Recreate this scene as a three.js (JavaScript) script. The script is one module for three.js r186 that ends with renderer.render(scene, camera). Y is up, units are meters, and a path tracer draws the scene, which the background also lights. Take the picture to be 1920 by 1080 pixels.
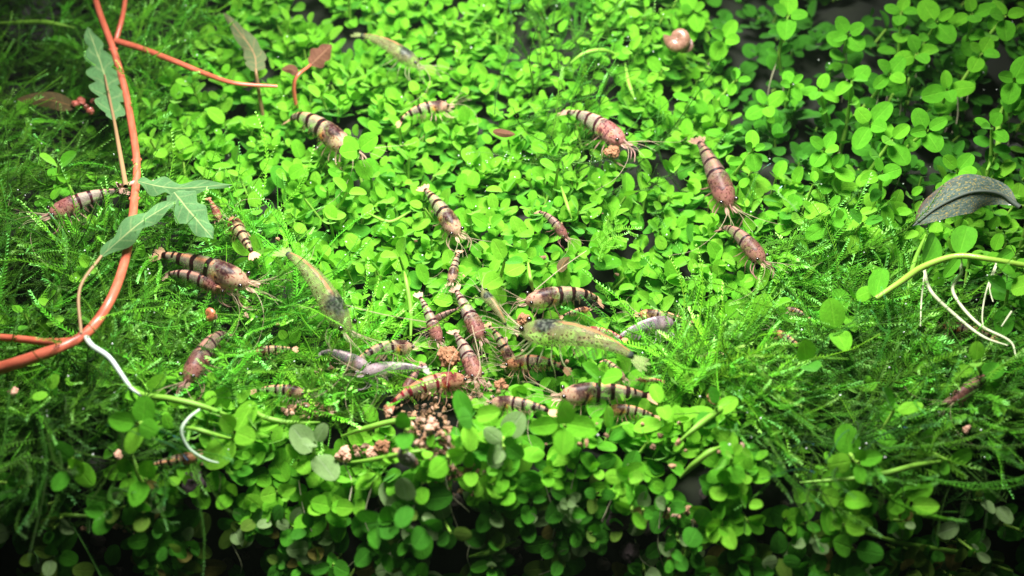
import * as THREE from 'three';
import { ImprovedNoise } from 'three/addons/math/ImprovedNoise.js';
import { RectAreaLightUniformsLib } from 'three/addons/lights/RectAreaLightUniformsLib.js';
import { mergeGeometries } from 'three/addons/utils/BufferGeometryUtils.js';

// ───────────────────────── camera, lamp, exposure ─────────────────────────
const W = 1920, H = 1080;                                   // the picture's own grid, used to measure where things stand
const scene = new THREE.Scene();
const camera = new THREE.PerspectiveCamera(30, W / H, 0.01, 20);
camera.position.set(0, 0.235, 0.30);
camera.lookAt(0, 0, 0);
camera.updateMatrixWorld(true); camera.updateProjectionMatrix();
camera.focus = 0.365; camera.userData.fStop = 7.5;
const renderer = new THREE.WebGLRenderer({ antialias: true });
renderer.setSize(1024, 576);
renderer.toneMapping = THREE.LinearToneMapping;
renderer.toneMappingExposure = 1.0;
renderer.shadowMap.enabled = true;
scene.background = new THREE.Color().setRGB(0.026, 0.032, 0.030);   // the dim room the tank stands in

RectAreaLightUniformsLib.init();
const LAMP = new THREE.Vector3(-0.006, 0.325, -0.012), AIM = new THREE.Vector3(-0.004, 0, -0.014), LAMP_SIZE = [0.15, 0.15];   // a flat panel of white diodes over the tank
const lamp = new THREE.RectAreaLight(new THREE.Color().setRGB(1.0, 0.98, 0.94), 78, LAMP_SIZE[0], LAMP_SIZE[1]);
lamp.position.copy(LAMP); lamp.lookAt(AIM);
scene.add(lamp);

scene.fog = new THREE.FogExp2(new THREE.Color().setRGB(0.70, 0.90, 0.68), 0.022);   // slightly milky water

// ───────────────────────── small tools ─────────────────────────
let seed = 20771;
const R = () => { seed = (seed + 0x6d2b79f5) | 0; let t = Math.imul(seed ^ (seed >>> 15), 1 | seed); t = (t + Math.imul(t ^ (t >>> 7), 61 | t)) ^ t; return ((t ^ (t >>> 14)) >>> 0) / 4294967296; };
const rr = (a, b) => a + (b - a) * R();
const V = (x, y, z) => new THREE.Vector3(x, y, z);
const clamp = (x, a, b) => Math.min(b, Math.max(a, x));
const sm = (a, b, x) => { const t = clamp((x - a) / (b - a), 0, 1); return t * t * (3 - 2 * t); };
const lerp = (a, b, t) => a + (b - a) * t;
const noiser = new ImprovedNoise();
const N2 = (x, y, z = 0.37) => noiser.noise(x, y, z);
const rnd3 = () => { let v; do v = V(rr(-1, 1), rr(-1, 1), rr(-1, 1)); while (v.lengthSq() > 1 || v.lengthSq() < 0.01); return v; };
const lin = (r, g, b) => new THREE.Color().setRGB(r, g, b);
const names = new Map();
const numbered = (n) => { const k = names.get(n) || 0; names.set(n, k + 1); return k ? n + '_' + String(k).padStart(3, '0') : n; };
function thing(name, label, category, pos, group) {
  const g = new THREE.Group(); g.name = numbered(name); g.position.copy(pos);
  g.userData = { label, category }; if (group) g.userData.group = group;
  scene.add(g); return g;
}
function part(t, name, geo, mat, world = true) {
  if (world) geo.translate(-t.position.x, -t.position.y, -t.position.z);
  const m = new THREE.Mesh(geo, mat); m.name = name; m.castShadow = m.receiveShadow = true; t.add(m); return m;
}
function solo(name, geo, mat, label, category, group, kind) {
  geo.computeBoundingBox(); const c = geo.boundingBox.getCenter(V(0, 0, 0)); c.y = geo.boundingBox.min.y; geo.translate(-c.x, -c.y, -c.z);
  const m = new THREE.Mesh(geo, mat); m.name = numbered(name); m.position.copy(c); m.castShadow = m.receiveShadow = true;
  m.userData = kind ? { label, kind } : { label, category }; if (group) m.userData.group = group;
  scene.add(m); return m;
}
function structure(name, geo, mat) { const m = new THREE.Mesh(geo, mat); m.name = name; m.userData = { kind: 'structure' }; m.castShadow = m.receiveShadow = true; scene.add(m); return m; }
// a tube whose thickness changes along it
function tube(points, radii, sides = 6, per = 5) {
  const curve = new THREE.CatmullRomCurve3(points, false, 'centripetal'), n = Math.max(2, (points.length - 1) * per);
  const fr = curve.computeFrenetFrames(n, false), pos = [], nor = [], uv = [], idx = [];
  for (let i = 0; i <= n; i++) {
    const t = i / n, p = curve.getPoint(t), k = t * (radii.length - 1), j = Math.min(radii.length - 2, Math.floor(k));
    const r = radii.length === 1 ? radii[0] : lerp(radii[j], radii[j + 1], k - j);
    for (let s = 0; s <= sides; s++) {
      const a = s / sides * Math.PI * 2, d = fr.normals[i].clone().multiplyScalar(Math.cos(a)).addScaledVector(fr.binormals[i], Math.sin(a));
      pos.push(p.x + d.x * r, p.y + d.y * r, p.z + d.z * r); nor.push(d.x, d.y, d.z); uv.push(s / sides, t * n / 3);
      if (i < n && s < sides) { const a0 = i * (sides + 1) + s, b0 = a0 + sides + 1; idx.push(a0, a0 + 1, b0, b0, a0 + 1, b0 + 1); }
    }
  }
  const g = new THREE.BufferGeometry();
  g.setAttribute('position', new THREE.Float32BufferAttribute(pos, 3)); g.setAttribute('normal', new THREE.Float32BufferAttribute(nor, 3)); g.setAttribute('uv', new THREE.Float32BufferAttribute(uv, 2)); g.setIndex(idx);
  return g;
}
function blob(radius, detail, rough, squash = 1) {
  const g = new THREE.IcosahedronGeometry(radius, detail), p = g.attributes.position, o = rr(0, 50);
  for (let i = 0; i < p.count; i++) {
    const v = V(p.getX(i), p.getY(i), p.getZ(i)), d = v.clone().normalize();
    v.multiplyScalar(1 + rough * (N2(d.x * 1.7 + o, d.y * 1.7, d.z * 1.7) * 1.2 + N2(d.x * 4 + o, d.y * 4, d.z * 4) * 0.7)); p.setXYZ(i, v.x, v.y * squash, v.z);
  }
  g.computeVertexNormals(); return g;
}
function dataTex(w, h, f, srgb = true, rep = false) {
  const d = new Uint8Array(w * h * 4);
  for (let y = 0; y < h; y++) for (let x = 0; x < w; x++) { const c = f(x / (w - 1), y / (h - 1)); for (let k = 0; k < 4; k++) d[(y * w + x) * 4 + k] = clamp(Math.round((k === 3 ? (c[3] ?? 1) : c[k]) * 255), 0, 255); }
  const t = new THREE.DataTexture(d, w, h); t.magFilter = THREE.LinearFilter; t.minFilter = THREE.LinearFilter; if (srgb) t.colorSpace = THREE.SRGBColorSpace;
  if (rep) t.wrapS = t.wrapT = THREE.RepeatWrapping; t.needsUpdate = true; return t;
}

// ───────────────────────── the lie of the land ─────────────────────────
const frontEdge = (x) => 0.081 + 0.010 * N2(x * 14, 3.1) - 0.022 * sm(0.10, 0.19, Math.abs(x + 0.01)) ;
function ground(x, z) {
  const s = -z;
  let y = 0.15 * Math.max(s, -0.06) + 0.35 * Math.max(0, s - 0.09) + 0.013 * N2(x * 17, z * 17) + 0.009 * N2(x * 42 + 9, z * 42);
  y += 0.006 * Math.exp(-(((x - 0.17) / 0.06) ** 2 + ((z + 0.07) / 0.07) ** 2));
  y += 0.010 * Math.exp(-(((x + 0.14) / 0.06) ** 2 + ((z - 0.0) / 0.05) ** 2));
  y -= 0.006 * Math.exp(-(((x - 0.0) / 0.06) ** 2 + ((z - 0.02) / 0.03) ** 2));
  const e = frontEdge(x);
  return y - (y + 0.064) * sm(e, e + 0.022, z);
}
function normalAt(x, z) { const e = 0.003; return V(ground(x - e, z) - ground(x + e, z), 2 * e, ground(x, z - e) - ground(x, z + e)).normalize(); }
const tanY = Math.tan(15 * Math.PI / 180), EYE = camera.position.clone();
function rayDir(px, py) {
  return V((px / W * 2 - 1) * tanY * W / H, (1 - py / H * 2) * tanY, -1).applyQuaternion(camera.quaternion).normalize();
}
// the point of the plants' surface (the ground raised by `over`) seen at a place of the photograph, brought `near` metres closer
function at(px, py, over = 0.012, near = 0) {
  const d = rayDir(px, py), p = V(0, 0, 0); let t = 0.12, last = t;
  for (; t < 0.9; t += 0.002) { p.copy(EYE).addScaledVector(d, t); if (p.y < ground(p.x, p.z) + over) break; last = t; }
  for (let i = 0; i < 12; i++) { const m = (t + last) / 2; p.copy(EYE).addScaledVector(d, m); if (p.y < ground(p.x, p.z) + over) t = m; else last = m; }
  return p.copy(EYE).addScaledVector(d, t - near);
}
const fwd = V(0, 0, -1).applyQuaternion(camera.quaternion), rightV = V(1, 0, 0).applyQuaternion(camera.quaternion), upV = V(0, 1, 0).applyQuaternion(camera.quaternion);
function project(p) {                                       // where a point shows in the photograph, and how far off it is
  const x = p.x - EYE.x, y = p.y - EYE.y, z = p.z - EYE.z;
  const d = x * fwd.x + y * fwd.y + z * fwd.z, a = (x * rightV.x + y * rightV.y + z * rightV.z) / (d * tanY * W / H), b = (x * upV.x + y * upV.y + z * upV.z) / (d * tanY);
  return [(a + 1) / 2 * W, (1 - b) / 2 * H, d];
}
const perPixel = (d) => d * tanY * 2 / H;                    // metres that one pixel of the photograph spans at a distance
function inPoly(P, x, y) { let c = false; for (let i = 0, j = P.length - 1; i < P.length; j = i++) { const [xi, yi] = P[i], [xj, yj] = P[j]; if ((yi > y) !== (yj > y) && x < (xj - xi) * (y - yi) / (yj - yi) + xi) c = !c; } return c; }

{ // soil under the plants: one sheet, dropping at the front to the tank's bottom
  const g = new THREE.PlaneGeometry(0.9, 0.46, 300, 180); g.rotateX(-Math.PI / 2); g.translate(0, 0, -0.09);
  const p = g.attributes.position;
  for (let i = 0; i < p.count; i++) { const x = p.getX(i), z = p.getZ(i); p.setY(i, ground(x, z) - 0.004 + 0.0012 * N2(x * 260, z * 260)); }
  g.computeVertexNormals();
  const tex = dataTex(256, 256, (u, v) => { const n = 0.5 + 0.5 * N2(u * 40, v * 40) + 0.35 * N2(u * 90, v * 90); return [0.05 + 0.05 * n, 0.07 + 0.055 * n, 0.03 + 0.03 * n]; });
  const mat = new THREE.MeshStandardMaterial({ map: tex, roughness: 0.95 }); structure('ground', g, mat);
  const wall = new THREE.BoxGeometry(1.0, 0.6, 0.01); wall.translate(0, 0.2, -0.325);
  structure('back_wall', wall, new THREE.MeshStandardMaterial({ color: lin(0.012, 0.014, 0.014), roughness: 0.7 }));
}

// ───────────────────────── leaves ─────────────────────────
function leafGeo(width, cup, bend, pointy) {                 // length 1 along +x, upper face +y
  const nu = 9, nv = 4, pos = [], uv = [], idx = [];
  for (let i = 0; i <= nu; i++) {
    const u = 0.5 - 0.5 * Math.cos(Math.PI * i / nu), w0 = clamp((u - 0.05) / 0.95, 0, 1), prof = Math.max(0.05, Math.pow(1 - Math.pow(Math.abs(2 * Math.pow(w0, pointy) - 1), 2.1), 0.52)) * (u === 1 ? 0.3 : 1);
    for (let j = 0; j <= nv; j++) {
      const v = j / nv * 2 - 1, z = v * prof * width / 2, x = u;
      const y = cup * (Math.abs(v) ** 1.6) * prof * width + bend * (u * u) - 0.012 * Math.exp(-((v / 0.2) ** 2)) * (1 - u) + 0.010 * Math.sin(u * 9 + v * 2) * Math.abs(v);
      pos.push(x, y, z); uv.push(u, j / nv);
      if (i < nu && j < nv) { const a = i * (nv + 1) + j, b = a + nv + 1; idx.push(a, a + 1, b, b, a + 1, b + 1); }
    }
  }
  const g = new THREE.BufferGeometry(); g.setAttribute('position', new THREE.Float32BufferAttribute(pos, 3)); g.setAttribute('uv', new THREE.Float32BufferAttribute(uv, 2)); g.setIndex(idx); g.computeVertexNormals(); return g;
}
const LEAF = [leafGeo(0.76, 0.10, -0.10, 0.82), leafGeo(0.70, 0.16, 0.06, 0.80), leafGeo(0.82, 0.05, -0.18, 0.86), leafGeo(0.62, 0.12, -0.05, 0.95), leafGeo(0.78, -0.06, -0.14, 0.80), leafGeo(0.68, 0.20, -0.24, 0.9)];
const leafTex = dataTex(128, 64, (u, v) => {
  const s = Math.abs(v - 0.5) * 2, mid = Math.exp(-((s / 0.05) ** 2)) * (1 - 0.7 * u), arc = Math.abs(Math.sin((s * 2.1 - Math.pow(u, 0.8) * 1.5) * 6.0));
  const vein = Math.exp(-((arc / 0.16) ** 2)) * 0.35 * (1 - s), n = 0.5 * N2(u * 9, v * 6) + 0.35 * N2(u * 30, v * 16), edge = sm(0.86, 1, s) * 0.5;
  const k = 0.88 + 0.10 * n + 0.12 * mid + 0.05 * vein + 0.03 * edge; return [k * (0.96 + 0.12 * mid), k, k * (0.9 + 0.3 * mid)];
});
const leafBump = dataTex(128, 64, (u, v) => { const s = Math.abs(v - 0.5) * 2, mid = Math.exp(-((s / 0.07) ** 2)), arc = Math.abs(Math.sin((s * 2.1 - Math.pow(u, 0.8) * 1.5) * 6.0)); const k = 0.6 - 0.4 * mid - 0.15 * Math.exp(-((arc / 0.2) ** 2)) + 0.15 * N2(u * 14, v * 9); return [k, k, k]; }, false);
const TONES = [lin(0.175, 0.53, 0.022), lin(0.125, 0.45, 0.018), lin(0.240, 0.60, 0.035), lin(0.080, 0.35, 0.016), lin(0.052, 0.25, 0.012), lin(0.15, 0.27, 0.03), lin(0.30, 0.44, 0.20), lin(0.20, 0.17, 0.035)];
const leafMat = (c) => new THREE.MeshPhysicalMaterial({ color: c, map: leafTex, bumpMap: leafBump, bumpScale: 0.00025, roughness: 0.88, transmission: 0.42, thickness: 0, specularIntensity: 0.22, side: THREE.DoubleSide });
const LEAFMAT = TONES.map(leafMat), LEAFWHITE = leafMat(lin(1, 1, 1));
const STEMMAT = new THREE.MeshPhysicalMaterial({ color: lin(0.22, 0.42, 0.05), roughness: 0.5, clearcoat: 0.2, clearcoatRoughness: 0.3 });
const ROOTMAT = new THREE.MeshStandardMaterial({ color: lin(0.42, 0.40, 0.26), roughness: 0.6 });
function leafMatrix(l) {
  const x = l.dir.clone().normalize(), z = x.clone().cross(l.nrm).normalize(), y = z.clone().cross(x);
  return new THREE.Matrix4().makeBasis(x.multiplyScalar(l.size), y.multiplyScalar(l.size), z.multiplyScalar(l.size * (l.wide || 1))).setPosition(l.pos);
}
// a sprig: opposite pairs of leaves, each pair turned a quarter from the last, the youngest on top
function sprig(base, up, height, pairs, size, tone, out, flat = 0.25) {
  const side = up.clone().cross(rnd3()).normalize(), other = up.clone().cross(side); let a = rr(0, 6.3);
  for (let k = 0; k < pairs; k++) {
    const f = pairs === 1 ? 1 : k / (pairs - 1), s = size * lerp(1, pairs > 2 ? 0.55 : 0.8, f) * rr(0.85, 1.12), rise = lerp(flat, flat + 0.55, f * f) + rr(-0.2, 0.25);
    const node = base.clone().addScaledVector(up, height * (pairs === 1 ? 1 : lerp(0.35, 1, f)));
    for (const q of [0, Math.PI]) {
      const b = a + q + rr(-0.2, 0.2), d = side.clone().multiplyScalar(Math.cos(b)).addScaledVector(other, Math.sin(b)), r2 = rise + rr(-0.15, 0.15);
      const dir = d.clone().multiplyScalar(Math.cos(r2)).addScaledVector(up, Math.sin(r2)), nrm = up.clone().multiplyScalar(Math.cos(r2)).addScaledVector(d, -Math.sin(r2)).addScaledVector(rnd3(), 0.22);
      out.push({ pos: node.clone().addScaledVector(dir, 0.0007), dir, nrm, size: s, g: Math.floor(R() * LEAF.length), tone: tone(f), wide: rr(0.88, 1.12) });
    }
    a += Math.PI / 2;
  }
}

// ───────────────────────── shrimps: where each lies in the photograph ─────────────────────────
// tail, head, body kind, bend, [how much the plants may cover], label
const BAND = [
  [548, 221, 657, 283, 0, 1, 0.3, 'tan dark banded shrimp on pale leaves, below and left of the grey clear shrimp'],
  [752, 226, 842, 199, 0, 1, 0.4, 'small tan banded shrimp half sunk in leaves under the head of the upper grey shrimp'],
  [1066, 211, 1170, 268, 2, 0, 0, 'pinkish banded shrimp clutching a brown food clump beside the dark upright moss'],
  [1312, 268, 1368, 388, 3, 0, 0, 'dusky brown shrimp seen from above hanging before the dark upper right thicket'],
  [1356, 428, 1432, 492, 3, 1, 0, 'reddish brown banded shrimp heading down right on the carpet, below the dusky shrimp'],
  [222, 358, 92, 404, 2, 0, 0, 'greyish pink banded shrimp with long feelers left of the red stem'],
  [306, 478, 466, 534, 0, 0, 0, 'larger of two overlapping banded shrimps on the left moss, tail fan spread behind'],
  [318, 514, 428, 545, 2, 1, 0, 'smaller banded shrimp tucked under a larger one on the left moss'],
  [472, 472, 434, 412, 1, 0, 0.4, 'small orange headed shrimp climbing upward beside the hanging grey leaf'],
  [424, 626, 350, 716, 3, 1, 0.2, 'grey banded shrimp heading down into dark moss above the thin white root'],
  [798, 356, 860, 442, 0, 0, 0, 'slim banded shrimp pointing down in open carpet above the feeding crowd'],
  [860, 474, 846, 530, 0, 0, 0.2, 'short banded shrimp right above the largest banded shrimp of the crowd'],
  [1012, 398, 1062, 446, 3, 1, 0.2, 'small dark banded shrimp on leaves left of the bright moss fan'],
  [788, 558, 824, 642, 2, 0, 0, 'reddish headed banded shrimp pointing down at the left edge of the feeding crowd'],
  [856, 546, 904, 636, 2, 0, 0, 'broad banded shrimp seen from above at the top middle of the feeding crowd'],
  [854, 626, 896, 712, 2, 0, 0, 'banded shrimp pointing down just left of the food heap, below the broad one'],
  [1118, 560, 985, 566, 0, 1, 0, 'banded shrimp in side view directly above the big dotted clear shrimp'],
  [1056, 592, 1104, 580, 1, 0, 0.3, 'tiny orange and black shrimp under the tail of a side-on banded shrimp'],
  [918, 612, 962, 684, 0, 1, 0, 'banded shrimp seen from above, its head meeting an orange headed shrimp'],
  [1056, 690, 950, 684, 1, 1, 0, 'orange headed banded shrimp in side view below the big dotted clear shrimp'],
  [670, 676, 772, 652, 0, 1, 0, 'banded shrimp with dark back and pink face pointing right above the pale one'],
  [604, 662, 694, 694, 4, 1, 0.1, 'milky grey shrimp with faint spots at the left of the feeding crowd'],
  [792, 692, 680, 700, 4, 0, 0.1, 'pale lavender thinly banded shrimp below the dark backed one'],
  [790, 684, 758, 736, 3, 0, 0.2, 'small grey banded shrimp standing nearly upright left of the food heap'],
  [738, 756, 872, 712, 5, 1, 0, 'vivid wine red banded shrimp lying across the top of the food heap'],
  [1212, 742, 1050, 744, 0, 0, 0, 'large black banded shrimp in side view at the front right of the crowd'],
  [1028, 770, 920, 756, 0, 0, 0.1, 'front black banded shrimp just right of the food heap, head to the left'],
  [1226, 780, 1140, 768, 1, 0, 0.2, 'small orange marked shrimp right below the large black banded one'],
  [482, 732, 572, 738, 0, 0, 0.1, 'small black banded shrimp on the dark gap above the left front leaves'],
  [1286, 602, 1198, 590, 1, 0, 0.1, 'orange cheeked banded shrimp on the carpet right of the big dotted one'],
  [1164, 630, 1262, 606, 4, 0, 0.2, 'bluish white blank shrimp lying under the orange cheeked one'],
  [1858, 630, 1768, 612, 1, 0, 0.2, 'banded shrimp beneath the white hanging roots at the right'],
  [1508, 660, 1456, 622, 1, 0, 0.2, 'small dark banded shrimp facing up left beside the largest round leaf'],
  [1514, 594, 1476, 578, 0, 0, 0.3, 'tiny black striped shrimp peeping out above the largest round leaf'],
  [1132, 676, 1170, 712, 0, 1, 0.1, 'curled striped shrimp tail under the big dotted shrimp, above three round leaves'],
  [1862, 698, 1786, 752, 3, 0, 0.1, 'brownish shrimp on dark moss at the right edge'],
  [284, 872, 372, 856, 1, 0, 0.1, 'dim banded shrimp in the shade below the thin white root'],
  [856, 580, 808, 604, 3, 0, 0.2, 'dark shrimp crossing between two downward pointing banded shrimps'],
  [548, 654, 474, 662, 1, 0, 0.3, 'orange headed shrimp half hidden in moss left of the milky grey one'],
  [392, 374, 412, 412, 5, 0, 0.3, 'red brown shrimp partly behind the hanging grey leaf'],
  [1166, 634, 1098, 620, 5, 0, 0.3, 'tiny dark red shrimp above the back of the big dotted clear one'],
  [1352, 662, 1318, 668, 0, 0, 0.2, 'tiny striped shrimp in bright moss between round leaves right of the crowd'],
  [1240, 714, 1196, 712, 5, 0, 0.3, 'tiny reddish shrimp behind the large black banded one at its tail'],
];
const CLEAR = [
  [678, 66, 786, 124, 0, 0, 0, 'grey clear shrimp with arched orange back high on the carpet'],
  [540, 476, 652, 622, 1, 1, 0, 'long clear dotted shrimp with orange back line on the left moss edge'],
  [1186, 668, 978, 620, 1, 2, 0, 'biggest clear dotted shrimp crossing the middle of the feeding crowd'],
  [948, 608, 904, 546, 0, 1, 0.2, 'slim clear shrimp with dark head above the tail end of the crowd'],
];
const lies = [];
for (const [list, over, rad, near] of [[BAND, 0.0135, 0.15, 0.002], [CLEAR, 0.018, 0.14, 0.008]]) for (const s of list) {
  const tail = at(s[0], s[1], over, near), head = at(s[2], s[3], over, near), mid = at((s[0] + s[2]) / 2, (s[1] + s[3]) / 2, over);
  // even out the depth: a shrimp lies straight across the hollows
  const dT = tail.distanceTo(EYE), dH = head.distanceTo(EYE), dM = mid.distanceTo(EYE) - near;
  const tilt = clamp(dT - dH, -0.6 * tail.distanceTo(head), 0.6 * tail.distanceTo(head)) / 2, c = Math.min(dM, (dT + dH) / 2);
  tail.copy(EYE).addScaledVector(rayDir(s[0], s[1]), c + tilt); head.copy(EYE).addScaledVector(rayDir(s[2], s[3]), c - tilt);
  const len = Math.hypot(s[2] - s[0], s[3] - s[1]);
  lies.push({ s, tail, head, clear: list === CLEAR, x0: s[0] - (s[2] - s[0]) * 0.1, y0: s[1] - (s[3] - s[1]) * 0.1, x1: s[2] + (s[2] - s[0]) * 0.12, y1: s[3] + (s[3] - s[1]) * 0.12, r: len * rad + 5, d0: project(tail)[2], d1: project(head)[2], cover: s[6] });
}
const CLEARINGS = [];                                        // [x0, y0, x1, y1, radius, distance]: what else must stay in sight
function hides(p, slack = 0.002) {                           // would something at p stand in front of a shrimp?
  const [x, y, d] = project(p);
  for (const l of lies) {
    const ex = l.x1 - l.x0, ey = l.y1 - l.y0, t = clamp(((x - l.x0) * ex + (y - l.y0) * ey) / (ex * ex + ey * ey), 0, 1);
    if (Math.hypot(x - l.x0 - ex * t, y - l.y0 - ey * t) < l.r && d < lerp(l.d0, l.d1, t) + slack) return 0.10 + l.cover;
  }
  for (const c of CLEARINGS) {
    const ex = c[2] - c[0], ey = c[3] - c[1], t = clamp(((x - c[0]) * ex + (y - c[1]) * ey) / (ex * ex + ey * ey + 1e-9), 0, 1);
    if (Math.hypot(x - c[0] - ex * t, y - c[1] - ey * t) < c[4] && d < c[5] + slack) return 0.001;
  }
  return 0;
}
function clearing(points, radius, slack = 0) { for (let i = 0; i + 1 < points.length; i++) { const a = project(points[i]), b = project(points[i + 1]); CLEARINGS.push([a[0], a[1], b[0], b[1], radius, Math.max(a[2], b[2]) + slack]); } }

// ───────────────────────── single plants that stand out ─────────────────────────
const poly3 = (list, over, near) => list.map(([x, y, k]) => at(x, y, over, k === undefined ? near : k));
const later = [];
const RED = new THREE.MeshPhysicalMaterial({ color: lin(0.56, 0.135, 0.085), roughness: 0.45, clearcoat: 0.3, clearcoatRoughness: 0.3, map: dataTex(64, 128, (u, v) => { const n = 0.5 + 0.5 * N2(u * 12, v * 3) + 0.2 * N2(u * 30, v * 14); return [0.86 + 0.14 * n, 0.78 + 0.25 * n, 0.72 + 0.25 * n]; }, true, true) });
const redMain = poly3([[165, -60], [186, 22], [212, 92], [232, 160], [246, 230], [256, 300], [252, 372], [244, 440], [228, 510], [200, 575], [158, 628], [90, 660], [0, 690], [-90, 712]], 0.016, 0.016);
const redSide = poly3([[216, 76], [262, 90], [330, 116], [384, 138], [440, 156], [520, 162]], 0.014, 0.012);
const redTwig = poly3([[238, -30], [230, 30], [218, 74]], 0.014, 0.010);
clearing(redMain, 15, -0.001); clearing(redSide.slice(0, 5), 11, -0.001);
const leafA = poly3([[236, 350], [214, 226], [196, 140], [164, 50]], 0.018, 0.022);
const leafB = poly3([[258, 340], [320, 352], [436, 346]], 0.018, 0.022), leafC = poly3([[320, 352], [352, 392], [400, 448]], 0.018, 0.019), leafD = poly3([[152, 626], [150, 540], [190, 480], [260, 420], [330, 376]], 0.018, 0.021);
clearing(leafA, 34); clearing(leafB, 16); clearing(leafC, 30); clearing(leafD.slice(2), 12);
const darkLeaf = poly3([[1712, 418], [1800, 372], [1905, 384]], 0.020, 0.016); clearing(darkLeaf, 34);
const runner = poly3([[1642, 560], [1690, 528], [1732, 500], [1796, 480], [1868, 488], [1960, 505]], 0.020, 0.014); clearing(runner, 8);
const whiteRoots = [[[1732, 500], [1745, 545], [1790, 590], [1845, 632], [1890, 648]], [[1800, 484], [1802, 512], [1786, 540], [1800, 570], [1838, 610], [1896, 642], [1905, 668]], [[1870, 490], [1858, 520], [1846, 560], [1842, 600], [1846, 618]], [[1888, 480], [1888, 526]], [[1735, 505], [1728, 560], [1726, 612]], [[1868, 500], [1856, 540], [1862, 566]], [[1897, 584], [1878, 612]]].map((l) => poly3(l, 0.016, 0.012));
whiteRoots.slice(0, 3).forEach((w) => clearing(w, 7));
const longRoot = poly3([[158, 626], [172, 648], [204, 670], [226, 700], [246, 728], [262, 740]], 0.016, 0.015), curlRoot = poly3([[374, 768], [352, 786], [340, 808], [354, 840], [388, 862], [410, 868]], 0.016, 0.012);
clearing(longRoot, 8); clearing(curlRoot, 7);
const snailAt = at(1272, 72, 0.016, 0.012); clearing([snailAt, snailAt.clone().add(V(0.001, 0, 0))], 40);
const greyLeafTop = poly3([[482, 150], [476, 100], [420, 24]], 0.014, 0.012); clearing(greyLeafTop, 16);
const foodSpot = [at(800, 770, 0.012), at(806, 830, 0.012)]; CLEARINGS.push([770, 790, 830, 770, 36, project(foodSpot[0])[2] + 0.004], [650, 850, 700, 850, 22, project(at(680, 850))[2]]);
// sprigs and single leaves of their own: place, leaf length in mm, number of pairs, label
const SPRIGS = [
  [672, 282, 10.5, 2, 0, 'three broad round leaves right beside the tan shrimp on the upper carpet'],
  [946, 490, 10, 2, 2, 'bright four-leaved sprig in the carpet middle, right of a short banded shrimp'],
  [650, 362, 10, 2, 2, 'pale round-leaved sprig left of the slim shrimp pointing down'],
  [1046, 318, 9.5, 2, 0, 'sprig with one folded bright leaf under the pinkish shrimp'],
  [1566, 622, 13, 1, 0, 'largest round leaf pair, standing upright at the right edge of the bright zone'],
  [1512, 682, 11.5, 1, 2, 'pale round leaf pair lying below the largest round leaf'],
  [1676, 770, 11, 2, 1, 'green three-leaved sprig alone in the dark right moss'],
  [1556, 392, 8.5, 3, 1, 'four-leaved sprig under the long thin moss blade, left of the speckled dark leaf'],
  [1618, 418, 8.5, 2, 2, 'bright horizontal sprig just left of the speckled dark leaf'],
  [110, 312, 10.5, 2, 1, 'large leaved sprig standing in the left moss above the feelered shrimp'],
  [282, 262, 8.5, 3, 2, 'fresh sprig crossing behind the red stem with pointed bright leaves'],
  [888, 782, 10.5, 2, 2, 'bright sprig right of the food heap in front of the black banded shrimps'],
  [1125, 712, 9.5, 2, 0, 'three round leaves rising over the back of the large black banded shrimp'],
  [1060, 800, 9.5, 2, 0, 'upright oval leaves under the large black banded shrimp'],
  [1240, 760, 9.5, 2, 2, 'leafy tip right of the tail of the large black banded shrimp'],
  [1345, 760, 10, 3, 2, 'bright stem tip at the right end of the front bank'],
  [258, 795, 10, 2, 1, 'top leaf pairs of the leafy stem left of the thin white root'],
  [272, 900, 10, 2, 1, 'lower leaf pairs of the leafy stem left of the curled white root'],
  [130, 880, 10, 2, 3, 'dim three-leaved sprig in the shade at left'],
  [590, 830, 10, 2, 6, 'silvery leaved sprig on the front bank left of the food heap'],
  [440, 810, 11, 2, 2, 'bright round leaf sprig beside the curled white root'],
  [840, 860, 11, 1, 0, 'single bright round leaf right below the food heap'],
  [945, 840, 9, 3, 6, 'silvery upright sprig at the middle of the front bank'],
  [760, 808, 9, 1, 2, 'leaf pair bending over the food heap'],
  [1610, 868, 9.5, 3, 1, 'leafy stem lying level in the dark lower right'],
  [1780, 865, 9.5, 2, 1, 'leaf group right of the level leafy stem in the dark'],
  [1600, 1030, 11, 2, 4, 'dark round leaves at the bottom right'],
  [1890, 545, 11, 2, 2, 'bright leaf group at the right edge under the pale runner'],
  [1830, 680, 8, 2, 2, 'small sprig below the white hanging roots'],
  [1600, 560, 9, 2, 0, 'sprig at the left foot of the pale runner'],
];
const sprigLeaves = [];
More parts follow.
